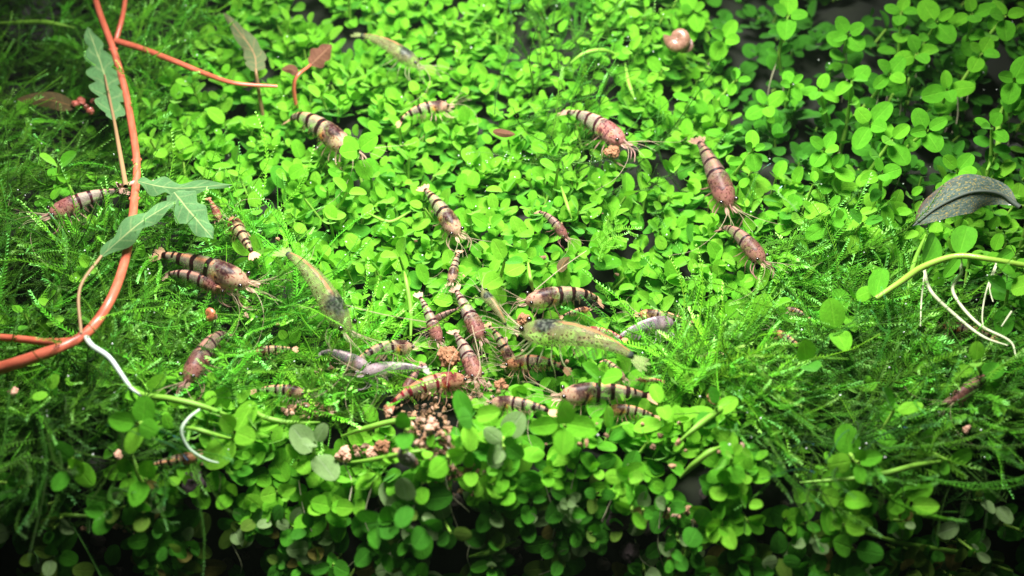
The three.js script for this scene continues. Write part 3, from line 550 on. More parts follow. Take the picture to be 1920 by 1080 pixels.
function shrimpBody(bend, stout) {
  const sp = spine(bend), nu = 52, nv = 22, pos = [], uv = [], idx = [];
  for (let i = 0; i <= nu; i++) {
    const t = i / nu, c = sp.at(t), a = sp.angle(t), seg = t < 0.6 ? 1 + 0.045 * (((1 - t / 0.6) * 6) % 1) - 0.02 : 1 + 0.05 * Math.exp(-(((t - 0.615) / 0.02) ** 2));
    const h = prof(TALL, t) * seg * stout, w = prof(BROAD, t) * seg * (0.6 + 0.4 * stout);
    for (let j = 0; j <= nv; j++) {
      const b = j / nv * Math.PI * 2 - Math.PI, dn = Math.cos(b) < 0 ? (t < 0.6 ? 0.88 : 1.05) : 1;   // b = 0 is the back, v = 0.5
      const y = Math.cos(b) * h * dn, z = Math.sin(b) * w * (1 - 0.12 * Math.max(0, Math.cos(b)));
      pos.push(c.x - Math.sin(a) * y, c.y + Math.cos(a) * y, z); uv.push(t, j / nv);
      if (i < nu && j < nv) { const p = i * (nv + 1) + j, q = p + nv + 1; idx.push(p, p + 1, q, q, p + 1, q + 1); }
    }
  }
  const s0 = pos.length / 3; pos.push(...sp.at(0).toArray(), ...sp.at(1).toArray()); uv.push(0, 0.5, 1, 0.5);
  for (let j = 0; j < nv; j++) { idx.push(s0, j + 1, j); const q = nu * (nv + 1) + j; idx.push(s0 + 1, q, q + 1); }
  const g = new THREE.BufferGeometry(); g.setAttribute('position', new THREE.Float32BufferAttribute(pos, 3)); g.setAttribute('uv', new THREE.Float32BufferAttribute(uv, 2)); g.setIndex(idx); g.computeVertexNormals();
  // beak: a thin toothed spike along the brow
  return g;
}
const mix3 = (a, b, t) => [lerp(a[0], b[0], t), lerp(a[1], b[1], t), lerp(a[2], b[2], t)];
// what a banded shrimp is patterned like: u runs tail to head, v round the body with the back at 0.5
function bandTex(o) {
  return dataTex(256, 128, (u, v) => {
    const s = Math.abs(v - 0.5) * 2, side = v < 0.5 ? 0 : 7, n1 = N2(u * 9 + o.k, v * 9, o.k), n2 = N2(u * 34 + o.k, v * 22, o.k + 3), n3 = N2(u * 80, v * 60, o.k);
    let c = mix3(o.flank, o.belly, sm(0.35, 0.8, s)), al = lerp(o.solid, o.solid - 0.34, sm(0.25, 0.8, s)); c = c.map((x) => x * 0.80);
    c = mix3(c, [c[0] * 0.86, c[1] * 0.84, c[2] * 0.84], clamp(0.5 + n2 * 1.3 + n3 * 0.6, 0, 1));
    if (u < 0.62) { const k = Math.exp(-((s / 0.10) ** 2)) * 0.85; c = mix3(c, o.stripe, k); al = lerp(al, 0.97, k); }
    const head = sm(0.60, 0.80, u + n1 * 0.1); c = mix3(c, o.head.map((x) => x * 0.86), head * o.blush * 0.85); al = lerp(al, Math.max(al, 0.72 - 0.35 * sm(0.4, 1, s)) * (1 - 0.3 * sm(0.93, 1, u)), head);
    const cells = N2(u * 46 + side, v * 30, o.k + 9); if (u > 0.6 && cells > 0.27) c = mix3(c, o.speck, sm(0.27, 0.40, cells) * 0.8);
    let dark = 0;
    for (const [b, w, reach] of [[0.030, 0.028, 1.2], [0.150, 0.014, 0.34], [0.235, 0.021, 0.92], [0.400, 0.020, 0.84], [0.565, 0.020, 0.80]]) {
      const x = u - b - 0.035 * s * s * (b > 0.3 ? 1 : -0.4) - 0.010 * n1 - 0.004 * n2; dark = Math.max(dark, sm(w * o.wide, w * o.wide * 0.62, Math.abs(x)) * sm(reach + 0.05, reach - 0.06, s + 0.12 * n1));
    }
    const saddle = sm(0.11, 0.045, Math.abs(u - 0.735 - 0.06 * n1 - 0.03 * n2)) * sm(0.46, 0.24, s + 0.35 * n1 + 0.25 * n2);
    const slash = sm(0.030, 0.014, Math.abs(u - 0.70 - 0.16 * (s - 0.42) - 0.02 * n1)) * sm(0.26, 0.34, s) * sm(0.78, 0.66, s);
    const orange = Math.exp(-(((u - 0.67) / 0.05) ** 2) - (((s - 0.45) / 0.16) ** 2)); c = mix3(c, o.orange, orange * 0.8);
    const rim = sm(0.12, 0.4, saddle) * sm(0.95, 0.55, saddle), patch = sm(-0.25, 0.25, n2 + n1 * 0.6); dark = Math.max(dark, lerp(rim, saddle * (0.62 + 0.38 * patch), o.full) * o.saddle, slash * o.saddle * sm(-0.35, 0.1, n2 + 0.2)); c = mix3(c, o.speck, saddle * (1 - o.full) * 0.22);
    c = mix3(c, mix3(o.dark, [o.dark[0] * 1.9, o.dark[1] * 1.6, o.dark[2] * 1.7], clamp(n2 + 0.4, 0, 1)), dark * o.ink); al = lerp(al, 0.98, dark * o.ink);
    return [...c, clamp(al, 0.05, 1)];
  });
}
const KINDS = [
  { k: 1.3, full: 1, flank: [0.84, 0.78, 0.68], belly: [0.84, 0.86, 0.70], stripe: [0.86, 0.55, 0.40], head: [0.82, 0.56, 0.46], speck: [0.42, 0.10, 0.10], dark: [0.10, 0.045, 0.055], orange: [0.86, 0.48, 0.16], solid: 0.42, blush: 0.6, wide: 1.5, saddle: 1, ink: 1 },
  { k: 4.7, full: 1, flank: [0.84, 0.76, 0.64], belly: [0.78, 0.78, 0.62], stripe: [0.86, 0.55, 0.38], head: [0.84, 0.52, 0.34], speck: [0.36, 0.10, 0.06], dark: [0.10, 0.045, 0.04], orange: [0.90, 0.42, 0.08], solid: 0.42, blush: 0.8, wide: 1.5, saddle: 1, ink: 1 },
  { k: 8.1, full: 0.15, flank: [0.76, 0.69, 0.63], belly: [0.74, 0.70, 0.64], stripe: [0.80, 0.55, 0.47], head: [0.80, 0.45, 0.43], speck: [0.35, 0.06, 0.08], dark: [0.13, 0.045, 0.07], orange: [0.82, 0.46, 0.36], solid: 0.58, blush: 0.75, wide: 1.3, saddle: 0.75, ink: 1 },
  { k: 12.9, full: 0.3, flank: [0.62, 0.50, 0.46], belly: [0.62, 0.55, 0.50], stripe: [0.62, 0.42, 0.36], head: [0.66, 0.38, 0.35], speck: [0.26, 0.07, 0.07], dark: [0.11, 0.06, 0.08], orange: [0.60, 0.36, 0.30], solid: 0.62, blush: 0.7, wide: 1.05, saddle: 0.7, ink: 1 },
  { k: 17.2, full: 0.5, flank: [0.66, 0.62, 0.66], belly: [0.60, 0.62, 0.56], stripe: [0.80, 0.72, 0.70], head: [0.82, 0.70, 0.70], speck: [0.40, 0.28, 0.32], dark: [0.32, 0.26, 0.32], orange: [0.80, 0.70, 0.66], solid: 0.46, blush: 0.5, wide: 0.7, saddle: 0.25, ink: 0.75 },
  { k: 23.5, full: 0.8, flank: [0.80, 0.66, 0.56], belly: [0.82, 0.72, 0.58], stripe: [0.88, 0.48, 0.34], head: [0.80, 0.54, 0.42], speck: [0.34, 0.07, 0.09], dark: [0.26, 0.04, 0.09], orange: [0.88, 0.42, 0.14], solid: 0.62, blush: 0.85, wide: 1.3, saddle: 0.9, ink: 1 },
];
const shell = (tex) => new THREE.MeshPhysicalMaterial({ map: tex, transparent: true, roughness: 0.42, specularIntensity: 0.35, side: THREE.DoubleSide });
const BODYMAT = KINDS.map((o) => shell(bandTex(o)));
const limb = (r, g, b, opacity) => new THREE.MeshPhysicalMaterial({ color: new THREE.Color().setRGB(r, g, b, THREE.SRGBColorSpace), transparent: true, opacity, roughness: 0.5, side: THREE.DoubleSide });
const LIMBMAT = KINDS.map((o) => limb(...mix3(o.flank, o.head, 0.4), 0.5)), FANMAT = KINDS.map((o) => limb(...mix3(o.flank, o.stripe, 0.5), 0.45));
const EYEMAT = new THREE.MeshPhysicalMaterial({ color: lin(0.012, 0.006, 0.006), roughness: 0.15, clearcoat: 1 });
const FEELMAT = new THREE.MeshPhysicalMaterial({ color: lin(0.40, 0.32, 0.20), transparent: true, opacity: 0.5, roughness: 0.5 });
const clearTex = dataTex(320, 160, (u, v) => {
  const s = Math.abs(v - 0.5) * 2, n1 = N2(u * 10, v * 9, 2.2), n2 = N2(u * 44, v * 30, 6.6);
  let c = mix3([0.52, 0.52, 0.36], [0.56, 0.57, 0.38], s), al = 0.35 + 0.08 * n1 + 0.05 * n2;
  c = mix3(c, [0.70, 0.60, 0.42], 0.3 * clamp(n1 + 0.3, 0, 1));
  const k = sm(0.058, 0.015, Math.abs(s - 0.02)) * sm(0.76, 0.6, u) * sm(0.02, 0.05, u); c = mix3(c, [0.56, 0.39, 0.26], k); al = lerp(al, 0.98, k);
  const gut = sm(0.15, 0.04, Math.abs(u - 0.75 - 0.03 * n1 - 0.02 * n2)) * sm(0.42, 0.22, s + 0.15 * n1); c = mix3(c, mix3([0.10, 0.11, 0.10], [0.30, 0.32, 0.28], clamp(n2 * 1.4 + 0.3, 0, 1)), gut); al = lerp(al, 0.93, gut);
  const col = u * 26, row = s * 7.2, ci = Math.floor(col + 0.5 * (Math.floor(row) % 2)), ri = Math.floor(row), jx = 0.5 + 0.25 * Math.sin(ci * 12.9 + ri * 78.2), jy = 0.5 + 0.25 * Math.sin(ci * 39.3 + ri * 11.1);
  const fx = col + 0.5 * (ri % 2) - ci - jx, fy = row - ri - jy, dot = s > 0.25 && s < 0.95 && u < 0.88 && Math.sin(ci * 7.7 + ri * 3.1) > -0.55 ? sm(0.24, 0.13, Math.hypot(fx * 0.7, fy)) : 0;
  c = mix3(c, [0.20, 0.10, 0.06], dot * 0.9); al = lerp(al, 0.85, dot);
  const tail = sm(0.05, 0.02, u); c = mix3(c, [0.14, 0.18, 0.20], tail * 0.8); al = lerp(al, 0.9, tail);
  return [...c, clamp(al, 0.05, 1)];
});
const CLEARBODY = shell(clearTex), CLEARLIMB = limb(0.56, 0.60, 0.40, 0.32), CLEARFAN = limb(0.58, 0.64, 0.40, 0.26);
function blade(len, wide, thick = 0.006) { const g = new THREE.SphereGeometry(0.5, 10, 8); g.scale(len, thick, wide); g.translate(-len / 2, 0, 0); return g; }
const protos = new Map();
function proto(clear, bend) {
  const key = clear + ':' + bend; if (protos.has(key)) return protos.get(key);
  const t = new THREE.Group(), sp = spine(bend), add = (name, g) => { const m = new THREE.Mesh(g, EYEMAT); m.name = name; m.castShadow = m.receiveShadow = true; t.add(m); return m; };
  const st = clear ? 0.76 : 0.88; add('body', shrimpBody(bend, st));
  const hd = sp.at(1), ha = sp.angle(1);
  { // beak with a few teeth
    const g = new THREE.ConeGeometry(0.020, 0.14, 8); g.scale(1, 1, 0.55); g.rotateZ(-Math.PI / 2); g.translate(0.06, 0.032, 0); g.rotateZ(ha); g.translate(hd.x, hd.y, 0); add('beak', g);
  }
  for (const s of [-1, 1]) {
    const e = sp.at(0.945), g = new THREE.SphereGeometry(0.027, 14, 10); g.translate(e.x + 0.02, e.y + 0.062, s * 0.086); add('eye', g);
    const f = blade(0.13, 0.05, 0.012); f.rotateZ(Math.PI); f.rotateY(-s * 0.16); f.translate(hd.x - 0.02, hd.y - 0.008, s * 0.034); add('feeler_scale', f);
    const o = hd.clone().add(V(0, 0.0, s * 0.03));
    const a1 = tube([o, o.clone().add(V(0.16, 0.05, s * 0.07)), o.clone().add(V(0.34, 0.04, s * 0.26)), o.clone().add(V(0.40, -0.06, s * 0.52)), o.clone().add(V(0.32, -0.15, s * 0.78))], [0.006, 0.0032, 0.0022], 5, 4);
    add('antenna', a1);
    for (const q of [0.5, 1]) add('antennule', tube([o, o.clone().add(V(0.14, 0.06 * q, s * 0.03)), o.clone().add(V(0.30, 0.13 * q, s * 0.07 * q)), o.clone().add(V(0.44, 0.10 * q, s * 0.13 * q))], [0.005, 0.003, 0.002], 5, 3));
    for (let k = 0; k < 5; k++) {
      const b = sp.at(0.88 - k * 0.062), w = 0.05, f0 = k < 2 ? 0.12 : 0.02 - (k - 2) * 0.07, len = k < 2 ? 0.17 : 0.25;
      const p0 = V(b.x, b.y - 0.085, s * w), p1 = V(b.x + f0 * 0.6, b.y - 0.13 - len * 0.22, s * (w + 0.10)), p2 = V(b.x + f0 * 1.3, b.y - 0.13 - len * 0.55, s * (w + 0.11)), p3 = V(b.x + f0 * 1.5 + (k < 2 ? 0.05 : -0.01), b.y - 0.13 - len * 0.95, s * (w + (k < 2 ? 0.03 : 0.12)));
      add(k < 2 ? 'claw_arm' : 'leg', tube([p0, p1, p2, p3], k < 2 ? [0.010, 0.009, 0.008, 0.008, 0.003] : [0.010, 0.007, 0.005, 0.003], 6, 3));
    }
    for (let k = 0; k < 4; k++) {
      const u = 0.54 - k * 0.095, b = sp.at(u), a = sp.angle(u), h = prof(TALL, u) * 0.8, f2 = blade(0.13 - k * 0.012, 0.045, 0.012); f2.rotateZ(1.15); f2.translate(0, 0, s * 0.032); f2.rotateZ(a); f2.translate(b.x + Math.sin(a) * h, b.y - Math.cos(a) * h, 0); add('swimmeret', f2);
    }
  }
  const tl = sp.at(0), ta = sp.angle(0), fan = [];
  for (const [y, l, w] of [[0, 0.17, 0.045], [0.30, 0.20, 0.062], [-0.30, 0.20, 0.062], [0.62, 0.19, 0.062], [-0.62, 0.19, 0.062]]) { const g = blade(l, w, 0.008); g.translate(0.01, 0, 0); g.rotateY(y); g.translate(0, -Math.abs(y) * 0.012, 0); g.rotateZ(ta); g.translate(tl.x + 0.012, tl.y, 0); add('tail_blade', g); }
  protos.set(key, t); return t;
}
const BENDS = [0.38, 0.78, 0.55];
for (const l of lies) {
  const s = l.s, dir = l.head.clone().sub(l.tail), len = dir.length(), x = dir.normalize(), mid = l.tail.clone().lerp(l.head, 0.5);
  const n = normalAt(mid.x, mid.z).add(V(0, 0.7, 0)).normalize(), toEye = EYE.clone().sub(mid).normalize();
  let up = n.clone().addScaledVector(upV, 0.25).addScaledVector(toEye, l.clear ? -0.1 : 0.12).addScaledVector(rnd3(), 0.10);
  up.addScaledVector(x, -up.dot(x)).normalize(); const z = x.clone().cross(up);
  const t = proto(l.clear, BENDS[s[5]]).clone(), kind = s[4];
  t.name = numbered(l.clear ? 'clear_shrimp' : 'banded_shrimp'); t.userData = { label: s[7], category: 'shrimp', group: l.clear ? 'large clear dotted shrimps' : 'banded shrimps on the plants' };
  t.matrixAutoUpdate = true; t.quaternion.setFromRotationMatrix(new THREE.Matrix4().makeBasis(x, up, z)); t.scale.setScalar(len); t.position.copy(mid);
  for (const m of t.children) m.material = m.name === 'body' || m.name === 'beak' && false ? (l.clear ? CLEARBODY : BODYMAT[kind]) : m.name === 'eye' ? EYEMAT : m.name === 'tail_blade' ? (l.clear ? CLEARFAN : FANMAT[kind]) : m.name.startsWith('antenn') ? FEELMAT : l.clear ? CLEARLIMB : LIMBMAT[kind];
  scene.add(t);
}

// ───────────────────────── red stem with its lobed leaves ─────────────────────────
const lobeTex = (base, vein) => dataTex(256, 128, (u, v) => {
  const s = Math.abs(v - 0.5) * 2, mid = sm(0.075, 0.03, s), ph = (u * 6.5 - s * 0.85) % 1, lat = sm(0.13, 0.04, Math.abs(((ph + 1) % 1) - 0.5)) * sm(0.98, 0.7, s) * 0.8;
  const ph2 = (u * 19 + s * 2.2) % 1, net = sm(0.10, 0.03, Math.abs(((ph2 + 1) % 1) - 0.5)) * 0.22, n = N2(u * 30, v * 20) * 0.5 + N2(u * 70, v * 50) * 0.35, rim = sm(0.90, 1, s) * 0.5;
  const c = base.map((x) => x * (0.92 + 0.22 * n)); return mix3(c, vein, clamp(mid * 0.9 + lat * (1 - mid) * 0.36 + net * 0.4 + rim * 0.3, 0, 1));
});
function blade3(points, width, lobes, depth, face, fold = 0.15, profile = (u) => Math.pow(Math.sin(Math.PI * Math.pow(clamp(u, 0.004, 0.996), 0.75)), 0.65)) {
  const curve = new THREE.CatmullRomCurve3(points), nu = 56, nv = 10, pos = [], uv = [], idx = [];
  for (let i = 0; i <= nu; i++) {
    const u = i / nu, p = curve.getPoint(u), x = curve.getTangent(u), z = x.clone().cross(face).normalize(), y = z.clone().cross(x);
    for (let j = 0; j <= nv; j++) {
      const v = j / nv * 2 - 1, sgn = v < 0 ? 0 : 0.35, w = width * profile(u) * (1 - depth + depth * (0.5 + 0.5 * Math.cos((u * lobes + sgn) * Math.PI * 2)) ** 0.7 * 1.3) * Math.abs(v) * Math.sign(v);
      const q = p.clone().addScaledVector(z, w).addScaledVector(y, -fold * Math.abs(w) + width * 0.10 * Math.sin(u * lobes * 6.28 + 1) * v * v);
      pos.push(q.x, q.y, q.z); uv.push(u, j / nv); if (i < nu && j < nv) { const a = i * (nv + 1) + j, b = a + nv + 1; idx.push(a, b, a + 1, b, b + 1, a + 1); }
    }
  }
  const g = new THREE.BufferGeometry(); g.setAttribute('position', new THREE.Float32BufferAttribute(pos, 3)); g.setAttribute('uv', new THREE.Float32BufferAttribute(uv, 2)); g.setIndex(idx); g.computeVertexNormals(); return g;
}
const sheet = (tex, extra = {}) => new THREE.MeshPhysicalMaterial({ map: tex, roughness: 0.85, specularIntensity: 0.4, transmission: 0.3, thickness: 0, side: THREE.DoubleSide, ...extra });
const GREYGREEN = sheet(lobeTex([0.34, 0.53, 0.31], [0.62, 0.66, 0.44])), GREYBROWN = sheet(lobeTex([0.38, 0.44, 0.28], [0.66, 0.50, 0.36])), BROWNLEAF = sheet(lobeTex([0.36, 0.31, 0.18], [0.55, 0.40, 0.24]));
const eyeward = (p) => EYE.clone().sub(p).normalize();
{
  const t = thing('red_stem_plant', 'salmon red branching stem with grey green lobed leaves running down the left side', 'plant', V(redMain[8].x, ground(redMain[8].x, redMain[8].z), redMain[8].z));
  part(t, 'stem', tube(redMain, [0.0012, 0.0014, 0.0014, 0.0014, 0.0015, 0.0018, 0.0020], 12, 6), RED);
  part(t, 'branch', tube(redSide, [0.0013, 0.0012, 0.0010, 0.0006], 10, 6), RED); part(t, 'branch', tube(redTwig, [0.0009, 0.0011], 8, 5), RED);
  part(t, 'branch', tube(poly3([[-60, 628], [20, 634], [100, 642], [140, 640]], 0.016, 0.014), [0.0010, 0.0014], 8, 5), RED);
  for (const k of [2, 5, 6]) { const g = new THREE.TorusGeometry(0.0014, 0.0005, 8, 14); g.rotateX(1.4); g.translate(redMain[k].x, redMain[k].y, redMain[k].z); part(t, 'node', g, RED); }
  const A = blade3(leafA.slice(1), 0.0062, 5.5, 0.42, eyeward(leafA[2]).add(V(0.2, 0.1, 0)), 0.12); part(t, 'lobed_leaf', A, GREYGREEN).userData = { label: 'long lobed leaf with pale veins lying against the red stem' };
  part(t, 'leaf_stalk', tube([leafA[0], leafA[0].clone().lerp(leafA[1], 0.5), leafA[1], leafA[1].clone().lerp(leafA[2], 0.5), leafA[2]].map((p) => p.clone().addScaledVector(eyeward(p), 0.0003)), [0.0009, 0.0008, 0.0006, 0.0005, 0.0003], 7, 5), sheetStalk());
  part(t, 'lobed_leaf', blade3(leafB, 0.0034, 2.6, 0.5, eyeward(leafB[1]).add(V(0, 0.5, 0)), 0.2), GREYGREEN).userData = { label: 'lobed leaf reaching right from the stem joint' };
  part(t, 'lobed_leaf', blade3(leafC, 0.0054, 3.2, 0.28, eyeward(leafC[1]), 0.12), GREYGREEN).userData = { label: 'grey leaf hanging over the red brown shrimp' };
  part(t, 'lobed_leaf', blade3(leafD.slice(2), 0.0034, 2.3, 0.45, eyeward(leafD[3]), 0.25), GREYGREEN).userData = { label: 'narrow lobed leaf crossing in front of the red stem' };
  part(t, 'leaf_stalk', tube(leafD.slice(0, 3), [0.0005, 0.0005], 6, 6), sheetStalk());
  part(t, 'root', tube(longRoot, [0.0009, 0.0009, 0.0007, 0.0003], 8, 6), new THREE.MeshStandardMaterial({ color: lin(0.45, 0.55, 0.46), roughness: 0.5 }));
  for (const [x, y] of [[226, 346], [278, 342]]) part(t, 'bud', tube([redMain[5].clone().lerp(redMain[6], 0.6), at(x - (250 - x) * 0.1, y + 2, 0.016, 0.018), at(x + (x - 250) * 0.35, y - 4, 0.016, 0.018)], [0.0008, 0.0008, 0.0002], 6, 4), new THREE.MeshStandardMaterial({ color: lin(0.62, 0.34, 0.30), roughness: 0.6 }));
}
function sheetStalk() { return new THREE.MeshStandardMaterial({ color: lin(0.26, 0.16, 0.075), roughness: 0.6 }); }
solo('curled_root', tube(curlRoot, [0.0004, 0.0005, 0.0004, 0.0002], 8, 8), new THREE.MeshStandardMaterial({ color: lin(0.38, 0.50, 0.36), roughness: 0.45 }), 'thin white root curling down beside the left front leaves', 'root');
{
  const t = thing('grey_leaf_plant', 'single grey green leaf on a brown stalk standing in the carpet at the top left', 'plant', V(greyLeafTop[0].x, ground(greyLeafTop[0].x, greyLeafTop[0].z), greyLeafTop[0].z));
  part(t, 'leaf', blade3([greyLeafTop[0].clone().lerp(greyLeafTop[1], 0.3), greyLeafTop[1], greyLeafTop[2]], 0.0042, 4, 0.18, eyeward(greyLeafTop[1]), 0.15), GREYBROWN);
  part(t, 'stalk', tube([V(greyLeafTop[0].x, ground(greyLeafTop[0].x, greyLeafTop[0].z), greyLeafTop[0].z), greyLeafTop[0], greyLeafTop[0].clone().lerp(greyLeafTop[1], 0.4)], [0.0009, 0.0007, 0.0005], 6, 4), sheetStalk());
}
{
  const p = poly3([[140, 200], [95, 188], [32, 186]], 0.014, 0.012), t = thing('brown_leaf', 'narrow brown leaf lying level in the dark upper left moss', 'leaf', V(p[1].x, p[1].y, p[1].z));
  part(t, 'blade', blade3(p, 0.0034, 1, 0.05, eyeward(p[1]), 0.1), BROWNLEAF);
  const BUD = new THREE.MeshPhysicalMaterial({ color: lin(0.42, 0.11, 0.08), roughness: 0.4, clearcoat: 0.3 }), c = at(155, 194, 0.014, 0.013), f = thing('red_buds', 'cluster of small red buds at the tip of the narrow brown leaf', 'bud', c);
  for (const [x, y, r] of [[152, 190, 0.0017], [170, 208, 0.0015], [176, 190, 0.0014], [140, 194, 0.0012], [162, 200, 0.0011]]) { const q = at(x, y, 0.014, 0.014), g = blob(r, 2, 0.25); g.translate(q.x, q.y, q.z); part(f, 'bud', g, BUD); }
  part(f, 'stalk', tube([c.clone().add(V(0, -0.006, -0.004)), c], [0.0005, 0.0006], 6, 4), sheetStalk());
}
{ // reddish young leaves at the top
  const REDDISH = sheet(lobeTex([0.44, 0.28, 0.20], [0.58, 0.42, 0.32])), a = poly3([[552, 152], [582, 122], [622, 84]], 0.014, 0.012), t = thing('reddish_seedling', 'reddish young leaf pair left of the grey clear shrimp', 'plant', V(a[0].x, ground(a[0].x, a[0].z), a[0].z));
  part(t, 'leaf', blade3([a[1], a[1].clone().lerp(a[2], 0.5), a[2]], 0.0040, 2.5, 0.25, eyeward(a[1]), 0.2), REDDISH);
  part(t, 'leaf', blade3(poly3([[558, 138], [545, 130], [528, 130]], 0.014, 0.012), 0.0020, 1, 0.1, eyeward(a[1]), 0.2), REDDISH);
  part(t, 'stalk', tube([V(a[0].x, ground(a[0].x, a[0].z), a[0].z), a[0], a[1]], [0.0008, 0.0008, 0.0006], 6, 5), RED);
  const d = poly3([[924, 246], [945, 250], [966, 252]], 0.014, 0.008); solo('red_leaf_scrap', blade3(d, 0.0016, 1, 0.1, eyeward(d[1]), 0.3), REDDISH, 'red brown leaf scrap lying in the carpet below the dark moss strand', 'leaf');
  const e = poly3([[1050, 510], [1056, 494], [1068, 482]], 0.014, 0.006); solo('brown_leaf_scrap', blade3(e, 0.0018, 1, 0.1, eyeward(e[1]), 0.3), BROWNLEAF, 'brown leaf scrap between leaves below the small dark banded shrimp', 'leaf');
}
// ───────────────────────── speckled dark leaf at the right ─────────────────────────
{
  const tex = dataTex(384, 256, (u, v) => { const n = N2(u * 20, v * 14), f = N2(u * 70, v * 46), g = N2(u * 36, v * 24, 3), edge = sm(0.75, 1, 1 - v); let c = mix3([0.24, 0.31, 0.28], [0.33, 0.39, 0.35], 0.5 + n); if (f > 0.18) c = mix3(c, [0.58, 0.52, 0.30], sm(0.18, 0.4, f)); if (g > 0.22) c = mix3(c, [0.42, 0.46, 0.42], 0.6); return mix3(c, [0.34, 0.22, 0.20], edge * 0.7 * sm(0.6, 0, u)); });
  const P = [[1712, 424], [1762, 386], [1824, 360], [1874, 364], [1912, 388]], mid = poly3(P, 0.020, 0.018), t = thing('speckled_leaf', 'large dark grey leaf with golden specks arching at the right edge', 'leaf', V(mid[2].x, mid[2].y - 0.004, mid[2].z));
  part(t, 'blade', blade3(mid, 0.0064, 1, 0.0, eyeward(mid[2]).add(V(-0.1, 0.1, 0)), 0.12, (u) => Math.pow(Math.sin(Math.PI * Math.pow(clamp(u, 0.004, 0.996), 0.85)), 1.05) * (1 + 0.06 * Math.sin(u * 17))), sheet(tex, { transmission: 0, roughness: 0.5, clearcoat: 0.35 }));
  part(t, 'midrib', tube(mid.map((p) => p.clone().addScaledVector(eyeward(p), 0.0002)), [0.0003, 0.0006, 0.0009], 6, 6), new THREE.MeshStandardMaterial({ color: lin(0.07, 0.09, 0.07), roughness: 0.6 }));
  const b = mid[4]; part(t, 'stalk', tube([b, b.clone().add(V(0.006, -0.004, -0.004)), V(b.x + 0.012, ground(b.x + 0.012, b.z - 0.01), b.z - 0.01)], [0.0009, 0.0010, 0.0012], 7, 4), STEMMAT);
}
{ // pale runner and its white roots
  const t = thing('runner_stem', 'pale green runner stem with long white roots hanging at the right', 'plant', V(runner[3].x, ground(runner[3].x, runner[3].z), runner[3].z)), MAT = new THREE.MeshPhysicalMaterial({ color: lin(0.26, 0.46, 0.05), roughness: 0.5, clearcoat: 0.2 });
  part(t, 'stem', tube(runner, [0.0008, 0.0011, 0.0011, 0.0009, 0.0009], 9, 6), MAT);
  const WR = new THREE.MeshStandardMaterial({ color: lin(0.50, 0.54, 0.33), roughness: 0.5 }); whiteRoots.forEach((w, i) => part(t, 'root', tube(w, i < 2 ? [0.0006, 0.0006, 0.0005, 0.0002] : [0.00035, 0.0002], 7, 8), WR));
  for (const [px, py, qx, qy] of [[1730, 498, 1758, 440], [1798, 480, 1815, 420], [1800, 482, 1770, 520], [1868, 490, 1900, 470], [1640, 560, 1655, 500], [1868, 490, 1905, 520]]) { const a = at(px, py, 0.02, 0.014), b = at(qx, qy, 0.02, 0.012), d = b.clone().sub(a), l = { pos: a, dir: d, nrm: eyeward(a).addScaledVector(rnd3(), 0.7), size: d.length(), g: 3, tone: 1, wide: 0.7 }; const m = new THREE.Mesh(LEAF[3], LEAFMAT[1]); m.name = 'leaf'; m.castShadow = m.receiveShadow = true; m.applyMatrix4(leafMatrix(l)); m.position.sub(t.position); t.add(m); }
}
const RUNNER = new THREE.MeshStandardMaterial({ color: lin(0.16, 0.36, 0.03), roughness: 0.6 });
